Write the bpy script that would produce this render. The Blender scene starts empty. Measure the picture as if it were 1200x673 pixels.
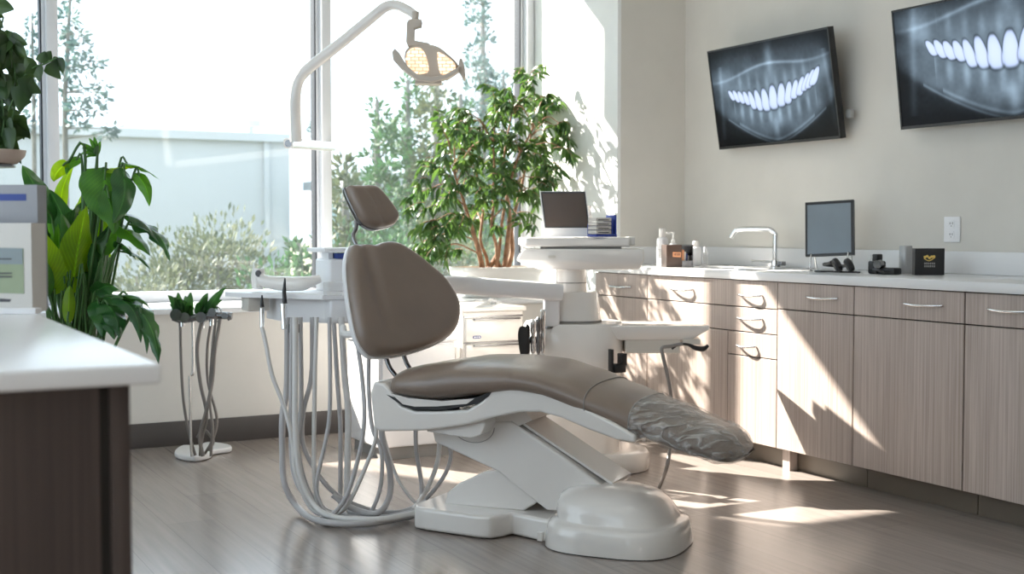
import bpy, bmesh, math, random
import numpy as np
from mathutils import Vector, Matrix, noise
random.seed(7)
V = Vector
SC = bpy.context.scene
COL = SC.collection
PI = math.pi

# ------------------------------------------------------------------ camera
FPX, CX, CY = 1480.0, 600.0, 336.5
YAW = math.radians(28.1)
PITCH = math.atan(65.5 / FPX)
HC = 1.10
CAM = V((0, 0, HC))
FW = V((math.sin(YAW) * math.cos(PITCH), math.cos(YAW) * math.cos(PITCH), -math.sin(PITCH)))
RT = V((math.cos(YAW), -math.sin(YAW), 0))
UP = RT.cross(FW)


def ray(x, y):
    return FW + RT * ((x - CX) / FPX) - UP * ((y - CY) / FPX)


def at(x, y, d):            # point of the room seen at x, y and d metres deep
    return CAM + ray(x, y) * d


def onY(x, y, Y):
    r = ray(x, y); return CAM + r * (Y / r.y)


def onX(x, y, X):
    r = ray(x, y); return CAM + r * (X / r.x)


def onZ(x, y, Z):
    r = ray(x, y); return CAM + r * ((Z - HC) / r.z)


cam_d = bpy.data.cameras.new('camera')
cam = bpy.data.objects.new('camera', cam_d)
COL.objects.link(cam)
cam.location = CAM
cam.rotation_euler = (PI / 2 - PITCH, 0, -YAW)
cam_d.sensor_width = 36
cam_d.lens = 36 * FPX / 1200
cam_d.dof.use_dof = True
cam_d.dof.focus_distance = 4.7
cam_d.dof.aperture_fstop = 3.6
cam_d.clip_end = 300
SC.camera = cam


# ------------------------------------------------------------------ materials
def new_mat(name):
    m = bpy.data.materials.new(name)
    m.use_nodes = True
    nt = m.node_tree
    return m, nt, nt.nodes['Principled BSDF'], nt.nodes['Material Output']


def N(nt, typ, **kw):
    n = nt.nodes.new(typ)
    for k, v in kw.items():
        setattr(n, k, v)
    return n


def coords(nt, scale=(1, 1, 1), out='Object'):
    tc = N(nt, 'ShaderNodeTexCoord')
    mp = N(nt, 'ShaderNodeMapping')
    mp.inputs['Scale'].default_value = scale
    nt.links.new(tc.outputs[out], mp.inputs[0])
    return mp.outputs[0]


def ramp(nt, fac, c0, c1, p0=0.0, p1=1.0):
    r = N(nt, 'ShaderNodeValToRGB')
    r.color_ramp.elements[0].color = (*c0, 1); r.color_ramp.elements[0].position = p0
    r.color_ramp.elements[1].color = (*c1, 1); r.color_ramp.elements[1].position = p1
    nt.links.new(fac, r.inputs[0])
    return r.outputs[0]


def plain(name, col, rough=0.5, metal=0.0, var=0.06, scale=6, bump=0.0, bscale=200, coat=0.0, spec=0.5):
    m, nt, b, o = new_mat(name)
    n = N(nt, 'ShaderNodeTexNoise'); n.inputs['Scale'].default_value = scale; n.inputs['Detail'].default_value = 4
    nt.links.new(coords(nt), n.inputs['Vector'])
    c0 = tuple(max(0, c * (1 - var)) for c in col); c1 = tuple(min(1, c * (1 + var)) for c in col)
    nt.links.new(ramp(nt, n.outputs[0], c0, c1, .3, .7), b.inputs['Base Color'])
    b.inputs['Roughness'].default_value = rough
    b.inputs['Metallic'].default_value = metal
    b.inputs['Coat Weight'].default_value = coat
    b.inputs['Coat Roughness'].default_value = .08 if coat > .4 else .25
    b.inputs['Specular IOR Level'].default_value = spec
    if bump:
        n2 = N(nt, 'ShaderNodeTexNoise'); n2.inputs['Scale'].default_value = bscale
        nt.links.new(coords(nt), n2.inputs['Vector'])
        bp = N(nt, 'ShaderNodeBump'); bp.inputs['Strength'].default_value = bump; bp.inputs['Distance'].default_value = .002
        nt.links.new(n2.outputs[0], bp.inputs['Height']); nt.links.new(bp.outputs[0], b.inputs['Normal'])
    return m


def laminate(name, c0, c1, rough=.42):
    m, nt, b, o = new_mat(name)
    n = N(nt, 'ShaderNodeTexNoise'); n.inputs['Scale'].default_value = 1; n.inputs['Detail'].default_value = 5; n.inputs['Roughness'].default_value = .65
    nt.links.new(coords(nt, (110, 110, 1.6)), n.inputs['Vector'])
    n2 = N(nt, 'ShaderNodeTexNoise'); n2.inputs['Scale'].default_value = 1; n2.inputs['Detail'].default_value = 2
    nt.links.new(coords(nt, (14, 14, .5)), n2.inputs['Vector'])
    mx = N(nt, 'ShaderNodeMath', operation='MULTIPLY_ADD'); mx.inputs[1].default_value = .3
    nt.links.new(n2.outputs[0], mx.inputs[0]); nt.links.new(n.outputs[0], mx.inputs[2])
    nt.links.new(ramp(nt, mx.outputs[0], c0, c1, .48, .85), b.inputs['Base Color'])
    b.inputs['Roughness'].default_value = rough
    bp = N(nt, 'ShaderNodeBump'); bp.inputs['Strength'].default_value = .15; bp.inputs['Distance'].default_value = .001
    nt.links.new(n.outputs[0], bp.inputs['Height']); nt.links.new(bp.outputs[0], b.inputs['Normal'])
    return m


def floor_mat():
    m, nt, b, o = new_mat('plank floor')
    tc = N(nt, 'ShaderNodeTexCoord'); mp = N(nt, 'ShaderNodeMapping'); mp.inputs['Rotation'].default_value = (0, 0, PI / 2)
    nt.links.new(tc.outputs['Object'], mp.inputs[0])
    br = N(nt, 'ShaderNodeTexBrick')
    br.inputs['Scale'].default_value = 1; br.inputs['Brick Width'].default_value = 1.3; br.inputs['Row Height'].default_value = .19
    br.inputs['Mortar Size'].default_value = .0016; br.inputs['Mortar Smooth'].default_value = .2
    br.inputs['Color1'].default_value = (.290, .250, .228, 1); br.inputs['Color2'].default_value = (.325, .282, .256, 1)
    br.inputs['Mortar'].default_value = (.22, .19, .17, 1)
    br.offset = .37
    nt.links.new(mp.outputs[0], br.inputs['Vector'])
    g = N(nt, 'ShaderNodeTexNoise'); g.inputs['Scale'].default_value = 1; g.inputs['Detail'].default_value = 6; g.inputs['Roughness'].default_value = .6
    nt.links.new(coords(nt, (38, 1.8, 1)), g.inputs['Vector'])
    gr = ramp(nt, g.outputs[0], (.86, .86, .86), (1.12, 1.12, 1.12), .3, .72)
    mx = N(nt, 'ShaderNodeMix', data_type='RGBA', blend_type='MULTIPLY'); mx.inputs[0].default_value = 1
    nt.links.new(br.outputs['Color'], mx.inputs[6]); nt.links.new(gr, mx.inputs[7])
    nt.links.new(mx.outputs[2], b.inputs['Base Color'])
    b.inputs['Roughness'].default_value = .22
    b.inputs['Specular IOR Level'].default_value = 1.0
    bp = N(nt, 'ShaderNodeBump'); bp.inputs['Strength'].default_value = .12; bp.inputs['Distance'].default_value = .002
    nt.links.new(g.outputs[0], bp.inputs['Height']); nt.links.new(bp.outputs[0], b.inputs['Normal'])
    return m


def glass_mat(name, tint=(.97, .99, 1), haze=0.0, refl=1.0, rough=0.0):
    m, nt, b, o = new_mat(name)
    nt.nodes.remove(b)
    tr = N(nt, 'ShaderNodeBsdfTransparent'); tr.inputs[0].default_value = (*tint, 1)
    gl = N(nt, 'ShaderNodeBsdfGlossy'); gl.inputs['Roughness'].default_value = rough
    fr = N(nt, 'ShaderNodeFresnel'); fr.inputs[0].default_value = 1.45
    mu = N(nt, 'ShaderNodeMath', operation='MULTIPLY'); mu.inputs[1].default_value = refl
    ge = N(nt, 'ShaderNodeNewGeometry')
    iv = N(nt, 'ShaderNodeMath', operation='SUBTRACT'); iv.inputs[0].default_value = 1; nt.links.new(ge.outputs['Backfacing'], iv.inputs[1])
    m0 = N(nt, 'ShaderNodeMath', operation='MULTIPLY'); nt.links.new(fr.outputs[0], m0.inputs[0]); nt.links.new(iv.outputs[0], m0.inputs[1])
    nt.links.new(m0.outputs[0], mu.inputs[0])
    mx = N(nt, 'ShaderNodeMixShader')
    nt.links.new(mu.outputs[0], mx.inputs[0]); nt.links.new(tr.outputs[0], mx.inputs[1]); nt.links.new(gl.outputs[0], mx.inputs[2])
    last = mx.outputs[0]
    if haze:
        tl = N(nt, 'ShaderNodeBsdfTranslucent'); tl.inputs[0].default_value = (.85, .95, 1, 1)
        m2 = N(nt, 'ShaderNodeMixShader'); m2.inputs[0].default_value = haze
        nt.links.new(last, m2.inputs[1]); nt.links.new(tl.outputs[0], m2.inputs[2]); last = m2.outputs[0]
    nt.links.new(last, o.inputs[0])
    return m


def clear_plastic(name, body=.25, crinkle=0.0, tint=(.95, .95, .95)):
    m, nt, b, o = new_mat(name)
    b.inputs['Base Color'].default_value = (.85, .84, .83, 1); b.inputs['Roughness'].default_value = .12
    b.inputs['Specular IOR Level'].default_value = 1.0
    tr = N(nt, 'ShaderNodeBsdfTransparent'); tr.inputs[0].default_value = (*tint, 1)
    mx = N(nt, 'ShaderNodeMixShader'); mx.inputs[0].default_value = body
    nt.links.new(tr.outputs[0], mx.inputs[1]); nt.links.new(b.outputs[0], mx.inputs[2]); nt.links.new(mx.outputs[0], o.inputs[0])
    if crinkle:
        n = N(nt, 'ShaderNodeTexNoise'); n.inputs['Scale'].default_value = 16; n.inputs['Detail'].default_value = 5
        n.inputs['Distortion'].default_value = 1.4
        _c = coords(nt, (.45, 1.6, 1.6)); _c.node.inputs['Rotation'].default_value = (0, 0, math.radians(52)); nt.links.new(_c, n.inputs['Vector'])
        bp = N(nt, 'ShaderNodeBump'); bp.inputs['Strength'].default_value = crinkle; bp.inputs['Distance'].default_value = .05
        nt.links.new(n.outputs[0], bp.inputs['Height']); nt.links.new(bp.outputs[0], b.inputs['Normal'])
        r = N(nt, 'ShaderNodeMapRange'); r.inputs[1].default_value = .45; r.inputs[2].default_value = .7
        r.inputs[3].default_value = body * .5; r.inputs[4].default_value = min(1, body * 2.2)
        nt.links.new(n.outputs[0], r.inputs[0]); nt.links.new(r.outputs[0], mx.inputs[0])
    return m


def leaf_mat(name, c0, c1, trans=.45, rough=.4, veins=True):
    m, nt, b, o = new_mat(name)
    n = N(nt, 'ShaderNodeTexNoise'); n.inputs['Scale'].default_value = 7
    nt.links.new(coords(nt), n.inputs['Vector'])
    col = ramp(nt, n.outputs[0], c0, c1, .35, .65)
    if veins:
        uv = N(nt, 'ShaderNodeTexCoord')
        sp = N(nt, 'ShaderNodeSeparateXYZ'); nt.links.new(uv.outputs['UV'], sp.inputs[0])
        ab = N(nt, 'ShaderNodeMath', operation='ABSOLUTE'); nt.links.new(sp.outputs[0], ab.inputs[0])
        md = N(nt, 'ShaderNodeMath', operation='MULTIPLY_ADD'); md.inputs[1].default_value = -.35
        nt.links.new(ab.outputs[0], md.inputs[0]); nt.links.new(sp.outputs[1], md.inputs[2])
        ms = N(nt, 'ShaderNodeMath', operation='MULTIPLY'); ms.inputs[1].default_value = 14; nt.links.new(md.outputs[0], ms.inputs[0])
        fr = N(nt, 'ShaderNodeMath', operation='FRACT'); nt.links.new(ms.outputs[0], fr.inputs[0])
        vr = ramp(nt, fr.outputs[0], (1.5, 1.5, 1.3), (1, 1, 1), .0, .22)
        mr = ramp(nt, ab.outputs[0], (1.7, 1.7, 1.5), (1, 1, 1), .02, .10)
        a = N(nt, 'ShaderNodeMix', data_type='RGBA', blend_type='MULTIPLY'); a.inputs[0].default_value = 1
        nt.links.new(col, a.inputs[6]); nt.links.new(vr, a.inputs[7])
        c = N(nt, 'ShaderNodeMix', data_type='RGBA', blend_type='MULTIPLY'); c.inputs[0].default_value = 1
        nt.links.new(a.outputs[2], c.inputs[6]); nt.links.new(mr, c.inputs[7]); col = c.outputs[2]
        bp = N(nt, 'ShaderNodeBump'); bp.inputs['Strength'].default_value = .35; bp.inputs['Distance'].default_value = .004
        nt.links.new(fr.outputs[0], bp.inputs['Height']); nt.links.new(bp.outputs[0], b.inputs['Normal'])
    nt.links.new(col, b.inputs['Base Color'])
    b.inputs['Roughness'].default_value = rough
    tl = N(nt, 'ShaderNodeBsdfTranslucent')
    hs = N(nt, 'ShaderNodeHueSaturation'); hs.inputs['Hue'].default_value = .47; hs.inputs['Saturation'].default_value = 1.15; hs.inputs['Value'].default_value = 1.9
    nt.links.new(col, hs.inputs['Color']); nt.links.new(hs.outputs[0], tl.inputs[0])
    mx = N(nt, 'ShaderNodeMixShader'); mx.inputs[0].default_value = trans
    nt.links.new(b.outputs[0], mx.inputs[1]); nt.links.new(tl.outputs[0], mx.inputs[2]); nt.links.new(mx.outputs[0], o.inputs[0])
    return m


def emit_mat(name, col, s):
    m, nt, b, o = new_mat(name)
    b.inputs['Base Color'].default_value = (*col, 1)
    b.inputs['Emission Color'].default_value = (*col, 1); b.inputs['Emission Strength'].default_value = s
    return m


M = dict(

    wall=plain('warm beige wall paint', (.64, .615, .57), .75, var=.02, bump=.1, bscale=120),
    wallw=plain('white wall paint', (.78, .79, .78), .7, var=.02),
    low=plain('off white low wall paint', (.70, .675, .64), .7, var=.02),
    ceil=plain('white ceiling', (.78, .78, .76), .8, var=.02),
    base=plain('charcoal vinyl baseboard', (.075, .066, .064), .5),
    floor=floor_mat(),
    frame=plain('grey aluminium frame', (.66, .67, .70), .4, var=.02),
    sill=plain('pale painted sill', (.72, .74, .77), .35, var=.02),
    gasket=plain('black rubber gasket', (.012, .016, .025), .5),
    glass=glass_mat('window glass', haze=.008),
    lam=laminate('taupe laminate', (.33, .265, .232), (.52, .44, .40)),
    darklam=laminate('dark brown laminate', (.040, .026, .022), (.065, .044, .037), .5),
    gapm=plain('dark cabinet gap', (.02, .017, .015), .8),
    kick=plain('brown toe kick', (.16, .13, .10), .5),
    top=plain('white solid surface worktop', (.76, .76, .77), .22, var=.02, scale=3),
    steel=plain('brushed steel', (.72, .72, .72), .25, metal=1, var=.03),
    chrome=plain('chrome', (.82, .82, .83), .08, metal=1, var=.02),
    darkmetal=plain('dark metal', (.25, .25, .26), .25, metal=1),
    white=plain('warm white gloss plastic', (.78, .755, .73), .22, var=.02, coat=.6),
    white2=plain('cool white plastic', (.80, .80, .82), .3, var=.02),
    beigep=plain('beige plastic', (.62, .59, .54), .35, var=.02),
    lampm=plain('greige lamp plastic', (.52, .46, .40), .35, var=.03),
    seam=plain('seam grey', (.25, .24, .23), .6),
    uph=plain('taupe leather upholstery', (.215, .162, .130), .34, var=.06, bump=.15, bscale=260, spec=.6, coat=.18),
    hose=plain('grey rubber hose', (.47, .46, .47), .35, var=.04),
    hose2=plain('pale grey rubber hose', (.66, .65, .64), .35, var=.04),
    dhose=plain('bronze grey hose', (.21, .19, .18), .3, var=.1, spec=.7),
    black=plain('black plastic', (.015, .015, .017), .35),
    blue=plain('blue plastic', (.03, .06, .33), .35),
    film=clear_plastic('crinkled clear plastic film', .30, crinkle=1.0),
    clear=clear_plastic('clear acrylic', .22),
    bark=plain('ficus bark', (.27, .15, .09), .8, var=.35, scale=30, bump=.5, bscale=60),
    soil=plain('wood chip mulch', (.36, .26, .17), .9, var=.5, scale=80, bump=1, bscale=120),
    ceramic=plain('white ceramic', (.70, .69, .67), .3, var=.03),
    tanpot=plain('tan ceramic', (.50, .40, .34), .45, var=.06),
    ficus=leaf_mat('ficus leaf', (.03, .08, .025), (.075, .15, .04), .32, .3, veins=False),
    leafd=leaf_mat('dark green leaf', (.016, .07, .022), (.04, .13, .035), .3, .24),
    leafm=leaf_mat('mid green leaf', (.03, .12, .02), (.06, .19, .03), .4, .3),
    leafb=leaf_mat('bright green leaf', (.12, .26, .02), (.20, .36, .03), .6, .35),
    vine=leaf_mat('vine leaf', (.02, .05, .02), (.05, .10, .03), .3, .35, veins=False),
    stem=plain('green stem', (.05, .13, .03), .45, var=.2),
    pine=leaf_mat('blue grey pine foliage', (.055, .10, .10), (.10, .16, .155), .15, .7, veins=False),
    conif=leaf_mat('conifer foliage', (.028, .080, .038), (.060, .125, .062), .2, .7, veins=False),
    conif2=leaf_mat('warm conifer foliage', (.055, .085, .045), (.10, .12, .07), .15, .7, veins=False),
    grass=leaf_mat('dry grass', (.08, .11, .07), (.15, .17, .12), .15, .8, veins=False),
    ext=plain('pale render of neighbouring building', (.44, .47, .50), .8, var=.02, scale=1),
    ground=plain('dry garden ground', (.26, .26, .16), .95, var=.35, scale=1.5),
    extblue=plain('pale blue cladding', (.42, .56, .60), .5, var=.05),
    trunk=plain('grey tree bark', (.16, .16, .15), .9, var=.2),
    paper=plain('white card', (.62, .60, .57), .6, var=.02),
    greypaper=plain('grey card box', (.30, .31, .34), .6),
    lblgreen=plain('sage green label', (.30, .36, .24), .6),
    lblgrey=plain('slate label', (.25, .30, .32), .6),
    blueink=plain('dark blue ink', (.02, .05, .25), .5),
    darkink=plain('dark ink', (.08, .08, .09), .6),
    brownbox=plain('dark brown acrylic', (.075, .045, .035), .3),
    orange=plain('orange label', (.75, .33, .16), .5),
    gold=plain('gold foil', (.85, .62, .18), .3, metal=.6),
    silverp=plain('silver grey plastic', (.40, .40, .40), .35, metal=.3),
    screenoff=plain('switched off brown screen', (.085, .06, .048), .22, spec=.6),
    screengl=plain('switched off screen with reflection in its colour', (.20, .25, .30), .14, spec=.9),  # base colour lightened to stand in for a window reflection
    labelband=None,
    lens=None,
)
# lit reflector of the lamp
m, nt, b, o = new_mat('lit faceted reflector')
br = N(nt, 'ShaderNodeTexBrick'); br.inputs['Scale'].default_value = 16; br.inputs['Mortar Size'].default_value = .035
br.inputs['Color1'].default_value = (1, .90, .74, 1); br.inputs['Color2'].default_value = (.80, .56, .36, 1); br.inputs['Mortar'].default_value = (.36, .22, .13, 1)
_c = coords(nt, (1, 1, 1)); _c.node.inputs['Rotation'].default_value = (PI / 2, 0, 0); nt.links.new(_c, br.inputs['Vector'])
nt.links.new(br.outputs[0], b.inputs['Emission Color']); b.inputs['Emission Strength'].default_value = 1.1
b.inputs['Base Color'].default_value = (.6, .45, .3, 1); b.inputs['Roughness'].default_value = .3
M['lens'] = m
m, nt, b, o = new_mat('printed label with fine lines')
wv = N(nt, 'ShaderNodeTexWave'); wv.bands_direction = 'Z'; wv.inputs['Scale'].default_value = 38; wv.inputs['Distortion'].default_value = 0
nt.links.new(coords(nt), wv.inputs['Vector']); nt.links.new(ramp(nt, wv.outputs[0], (.25, .25, .26), (.74, .73, .72), .12, .22), b.inputs['Base Color']); b.inputs['Roughness'].default_value = .5
M['labelband'] = m


# ------------------------------------------------------------------ mesh helpers
class B:
    """collects shapes into one mesh"""
    def __init__(s):
        s.bm = bmesh.new()

    def box(s, lo, hi, bev=0.0, seg=2, rot=None, mat=0):
        lo, hi = V(lo), V(hi)
        c = (lo + hi) / 2
        r = bmesh.ops.create_cube(s.bm, size=1)
        vs = r['verts']
        d = hi - lo
        for v in vs:
            v.co = V((v.co.x * d.x, v.co.y * d.y, v.co.z * d.z))
        if bev > 0:
            es = list({e for v in vs for e in v.link_edges})
            rr = bmesh.ops.bevel(s.bm, geom=es, offset=min(bev, min(abs(d.x), abs(d.y), abs(d.z)) * .45), segments=seg, profile=.5, affect='EDGES')
            vs = list({v for f in rr['faces'] for v in f.verts} | {v for v in vs if v.is_valid})
        for v in vs:
            if rot: v.co = rot @ v.co
            v.co += c
        for f in {f for v in vs for f in v.link_faces}: f.material_index = mat
        return s

    def loft(s, rings, close=True, cap=True, mat=0):
        vv = [[s.bm.verts.new(p) for p in r] for r in rings]
        n = len(rings[0]); fs = []
        for a, b_ in zip(vv, vv[1:]):
            for i in range(n if close else n - 1):
                j = (i + 1) % n
                fs.append(s.bm.faces.new((a[i], a[j], b_[j], b_[i])))
        if cap and close:
            fs.append(s.bm.faces.new(vv[0][::-1])); fs.append(s.bm.faces.new(vv[-1]))
        for f in fs: f.material_index = mat
        return s

    def tube(s, pts, r, n=10, smooth=0, mat=0, cap=True):
        pts = [V(p) for p in pts]
        if smooth: pts = crom(pts, smooth)
        rs = r if isinstance(r, (list, tuple)) else None
        rings = []; up = None
        for i, p in enumerate(pts):
            t = (pts[min(i + 1, len(pts) - 1)] - pts[max(i - 1, 0)])
            if t.length < 1e-9: t = V((0, 0, 1))
            t.normalize()
            if up is None:
                up = V((0, 0, 1)) if abs(t.z) < .9 else V((1, 0, 0))
            a = t.cross(up); 
            if a.length < 1e-6: a = t.cross(V((0, 1, 0)))
            a.normalize(); up = a.cross(t).normalized()
            if rs:
                f = i / (len(pts) - 1) * (len(rs) - 1); k = min(int(f), len(rs) - 2); rad = rs[k] + (rs[k + 1] - rs[k]) * (f - k)
            else: rad = r
            rings.append([p + (a * math.cos(q) + up * math.sin(q)) * rad for q in [2 * PI * k / n for k in range(n)]])
        return s.loft(rings, cap=cap, mat=mat)

    def cyl(s, a, b, r, n=24, r2=None, mat=0):
        return s.tube([a, b], [r, r if r2 is None else r2], n=n, mat=mat)

    def lathe(s, prof, c, n=32, sx=1, sy=1, mat=0, rot=None):
        c = V(c); rings = []
        for (r, z) in prof:
            ring = [V((math.cos(q) * r * sx, math.sin(q) * r * sy, z)) for q in [2 * PI * k / n for k in range(n)]]
            if rot: ring = [rot @ p for p in ring]
            rings.append([c + p for p in ring])
        return s.loft(rings, mat=mat)

    def prism(s, poly, o, ax, ay, an, d0, d1, mat=0):
        """poly (a, b) on axes ax, ay extruded along an from d0 to d1"""
        o, ax, ay, an = V(o), V(ax), V(ay), V(an)
        return s.loft([[o + ax * a + ay * b_ + an * d for a, b_ in poly] for d in (d0, d1)], mat=mat)

    def pillow(s, poly, o, ax, ay, an, tf, tb, rf, rb=None, crown=0.0, fn=None, mat=0, inset=8):
        """outline puffed to tf in front (+an) and tb behind, edge radii rf, rb"""
        o, ax, ay, an = V(o), V(ax), V(ay), V(an)
        rb = rb or rf
        ca = sum(p[0] for p in poly) / len(poly); cb = sum(p[1] for p in poly) / len(poly)
        R = sum(math.hypot(p[0] - ca, p[1] - cb) for p in poly) / len(poly)
        prof = []
        for k in range(5, -1, -1):
            q = PI / 2 * k / 5
            prof.append((1 - (rb / R) * (1 - math.cos(q)), -(tb - rb) - rb * math.sin(q)))
        for k in range(0, 6):
            q = PI / 2 * k / 5
            prof.append((1 - (rf / R) * (1 - math.cos(q)), (tf - rf) + rf * math.sin(q)))
        s1 = prof[-1][0]
        for k in range(1, inset + 1):
            t = k / inset
            prof.append((s1 * (1 - t) + .02 * t, tf + crown * (1 - (1 - t) ** 2)))
        rings = []
        for sc, h in prof:
            ring = []
            for a, b_ in poly:
                x = ca + (a - ca) * sc; y = cb + (b_ - cb) * sc
                hh = h + (fn(x, y) if (fn and h > 0) else 0)
                ring.append(o + ax * x + ay * y + an * hh)
            rings.append(ring)
        return s.loft(rings, mat=mat)

    def leaf(s, pts, w, side, n=12, m=4, fold=.25, peak=.45, rip=0.0, mat=0, tip=1.0, lobes=0):
        """blade along pts, half width w, side vector gives the width direction"""
        uv = s.bm.loops.layers.uv.verify()
        P = bez(pts, n)
        side = V(side).normalized(); rows = []
        ph = random.random() * 6
        for i, p in enumerate(P):
            t = i / n
            T = (P[min(i + 1, n)] - P[max(i - 1, 0)]).normalized()
            sd = (side - T * side.dot(T)).normalized(); nn = sd.cross(T)
            e = (t ** peak) if t > 0 else 0
            ww = w * max(0.0, math.sin(PI * e)) ** .75 if 0 < t < 1 else .0008
            ww = max(ww, .0008)
            row = []
            for j in range(-m, m + 1):
                f = j / m
                lob = 1 - lobes * (.5 + .5 * math.sin(t * 34 + ph)) * abs(f)
                k = ww * f * lob
                h = -abs(f) ** 1.5 * ww * fold + math.sin(t * 17 + ph + f * 2) * rip * ww * abs(f)
                row.append((s.bm.verts.new(p + sd * k + nn * h), f, t))
            rows.append(row)
        for a, b_ in zip(rows, rows[1:]):
            for j in range(2 * m):
                q = (a[j], a[j + 1], b_[j + 1], b_[j])
                f = s.bm.faces.new([x[0] for x in q]); f.material_index = mat; f.smooth = True
                for l, x in zip(f.loops, q): l[uv].uv = (x[1], x[2])
        return s

    def obj(s, name, mat, parent=None, sharp=35, merge=True, label=None, fixn=True):
        if merge: bmesh.ops.remove_doubles(s.bm, verts=s.bm.verts, dist=1e-5)
        if fixn: bmesh.ops.recalc_face_normals(s.bm, faces=s.bm.faces)
        off = V((0, 0, 0))
        if parent is not None: off = world_loc(parent)
        if parent is None:
            xs = [v.co for v in s.bm.verts]
            off = V(((min(p.x for p in xs) + max(p.x for p in xs)) / 2, (min(p.y for p in xs) + max(p.y for p in xs)) / 2, min(p.z for p in xs)))
        for v in s.bm.verts: v.co -= off
        me = bpy.data.meshes.new(name)
        s.bm.to_mesh(me); s.bm.free()
        for mm in (mat if isinstance(mat, (list, tuple)) else [mat]): me.materials.append(M[mm] if isinstance(mm, str) else mm)
        me.shade_smooth()
        me.set_sharp_from_angle(angle=math.radians(sharp))
        o = bpy.data.objects.new(name, me); COL.objects.link(o)
        if parent is not None: o.parent = parent
        else: o.location = off
        if label: o['label'] = label
        return o


def world_loc(o):
    p = V(o.location)
    while o.parent is not None:
        o = o.parent; p += V(o.location)
    return p


def crom(p, k=8):
    out = []
    q = [p[0] * 2 - p[1]] + list(p) + [p[-1] * 2 - p[-2]]
    for i in range(1, len(q) - 2):
        for j in range(k):
            t = j / k
            a, b_, c, d = q[i - 1], q[i], q[i + 1], q[i + 2]
            out.append(.5 * ((2 * b_) + (c - a) * t + (2 * a - 5 * b_ + 4 * c - d) * t * t + (3 * b_ - a - 3 * c + d) * t ** 3))
    out.append(p[-1])
    return out


def bez(pts, n):
    pts = [V(p) for p in pts]; out = []
    for i in range(n + 1):
        t = i / n; q = pts[:]
        while len(q) > 1: q = [a.lerp(b_, t) for a, b_ in zip(q, q[1:])]
        out.append(q[0])
    return out


def smooth_poly(poly, k=4):
    n = len(poly); out = []
    for i in range(n):
        a, b_, c, d = [V((*poly[(i + j) % n], 0)) for j in (-1, 0, 1, 2)]
        for j in range(k):
            t = j / k
            p = .5 * ((2 * b_) + (c - a) * t + (2 * a - 5 * b_ + 4 * c - d) * t * t + (3 * b_ - a - 3 * c + d) * t ** 3)
            out.append((p.x, p.y))
    return out


def rrect(w, h, r, n=5):
    out = []
    for cx, cy, a0 in ((w / 2 - r, h / 2 - r, 0), (-w / 2 + r, h / 2 - r, 90), (-w / 2 + r, -h / 2 + r, 180), (w / 2 - r, -h / 2 + r, 270)):
        for k in range(n + 1):
            a = math.radians(a0 + 90 * k / n); out.append((cx + r * math.cos(a), cy + r * math.sin(a)))
    return out


def tag(o, label, cat, group=None):
    o['label'] = label; o['category'] = cat
    if group: o['group'] = group
    return o


def thing(name, label, cat, loc, group=None):
    o = bpy.data.objects.new(name, None); COL.objects.link(o); o.location = V(loc); o.empty_display_size = .1
    return tag(o, label, cat, group)


def struct(o):
    o['kind'] = 'structure'; return o


X1, X2, X3 = V((1, 0, 0)), V((0, 1, 0)), V((0, 0, 1))

# ------------------------------------------------------------------ room shell
XR, XL, YB, YW, YN, ZC = 4.41, -1.9, 6.10, 6.50, -2.6, 3.18
XC = 3.96          # return face of the corner pier
YG = 7.15
SILL = .705
HEAD = 3.12
struct(B().box((XL - .1, YN - .1, -.1), (XR + .1, 7.0, 0)).obj('floor', 'floor'))
struct(B().box((XL - .1, YN - .1, ZC), (XR + .1, 7.26, ZC + .12)).obj('ceiling', 'ceil'))
struct(B().box((XR, YN, 0), (XR + .1, 7.28, ZC)).obj('wall_right', 'wall'))
struct(B().box((XC + .002, YB, 0), (XR, 7.28, ZC)).obj('wall_end', 'wall'))
struct(B().box((XC - .02, YB + .001, 0), (XC + .002, 7.28, ZC)).obj('wall_return', 'wallw'))
struct(B().box((XL, YW, 0), (XC - .02, 7.26, SILL - .03)).obj('wall_window', 'low'))
struct(B().box((XL - .1, YN, 0), (XL, 7.0, .45)).box((XL - .1, YN, HEAD - .15), (XL, 7.0, ZC)).box((XL - .1, YN, .45), (XL, -.6, HEAD - .15)).box((XL - .1, 5.9, .45), (XL, 7.0, HEAD - .15)).obj('wall_left', 'wallw'))
wl = bpy.data.objects.new('added_fill_window', None); COL.objects.link(wl); wl.location = (XL, 2.6, .45); struct(wl)  # added unseen window, lets sky light fill the room from the left
b = B()
for y_ in (-.6, 1.0, 2.6, 4.2, 5.85): b.box((XL - .08, y_, .45), (XL - .02, y_ + .05, HEAD - .15))
b.box((XL - .08, -.6, .45), (XL - .02, 5.9, .5)).box((XL - .08, -.6, HEAD - .2), (XL - .02, 5.9, HEAD - .15)).obj('window_frame', 'frame', wl)
B().box((XL - .055, -.6, .5), (XL - .05, 5.9, HEAD - .2)).obj('pane', 'glass', wl)
struct(B().box((XL - .1, YN - .1, 0), (XR + .1, YN, ZC)).obj('wall_near', 'wallw'))
struct(B().box((XL, 7.05, SILL), (-.62, 7.26, ZC)).obj('wall_far', 'wallw'))
struct(B().box((XL, YW - .03, SILL - .03), (XC - .02, 7.26, SILL), .006).obj('trim_1', 'sill'))
struct(B().box((XL, YW - .014, 0), (XC - .02, YW, .125), .003).obj('baseboard_far', 'base'))
struct(B().box((XL, YN, 0), (XL + .014, YW, .125), .003).obj('baseboard_left', 'base'))

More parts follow.
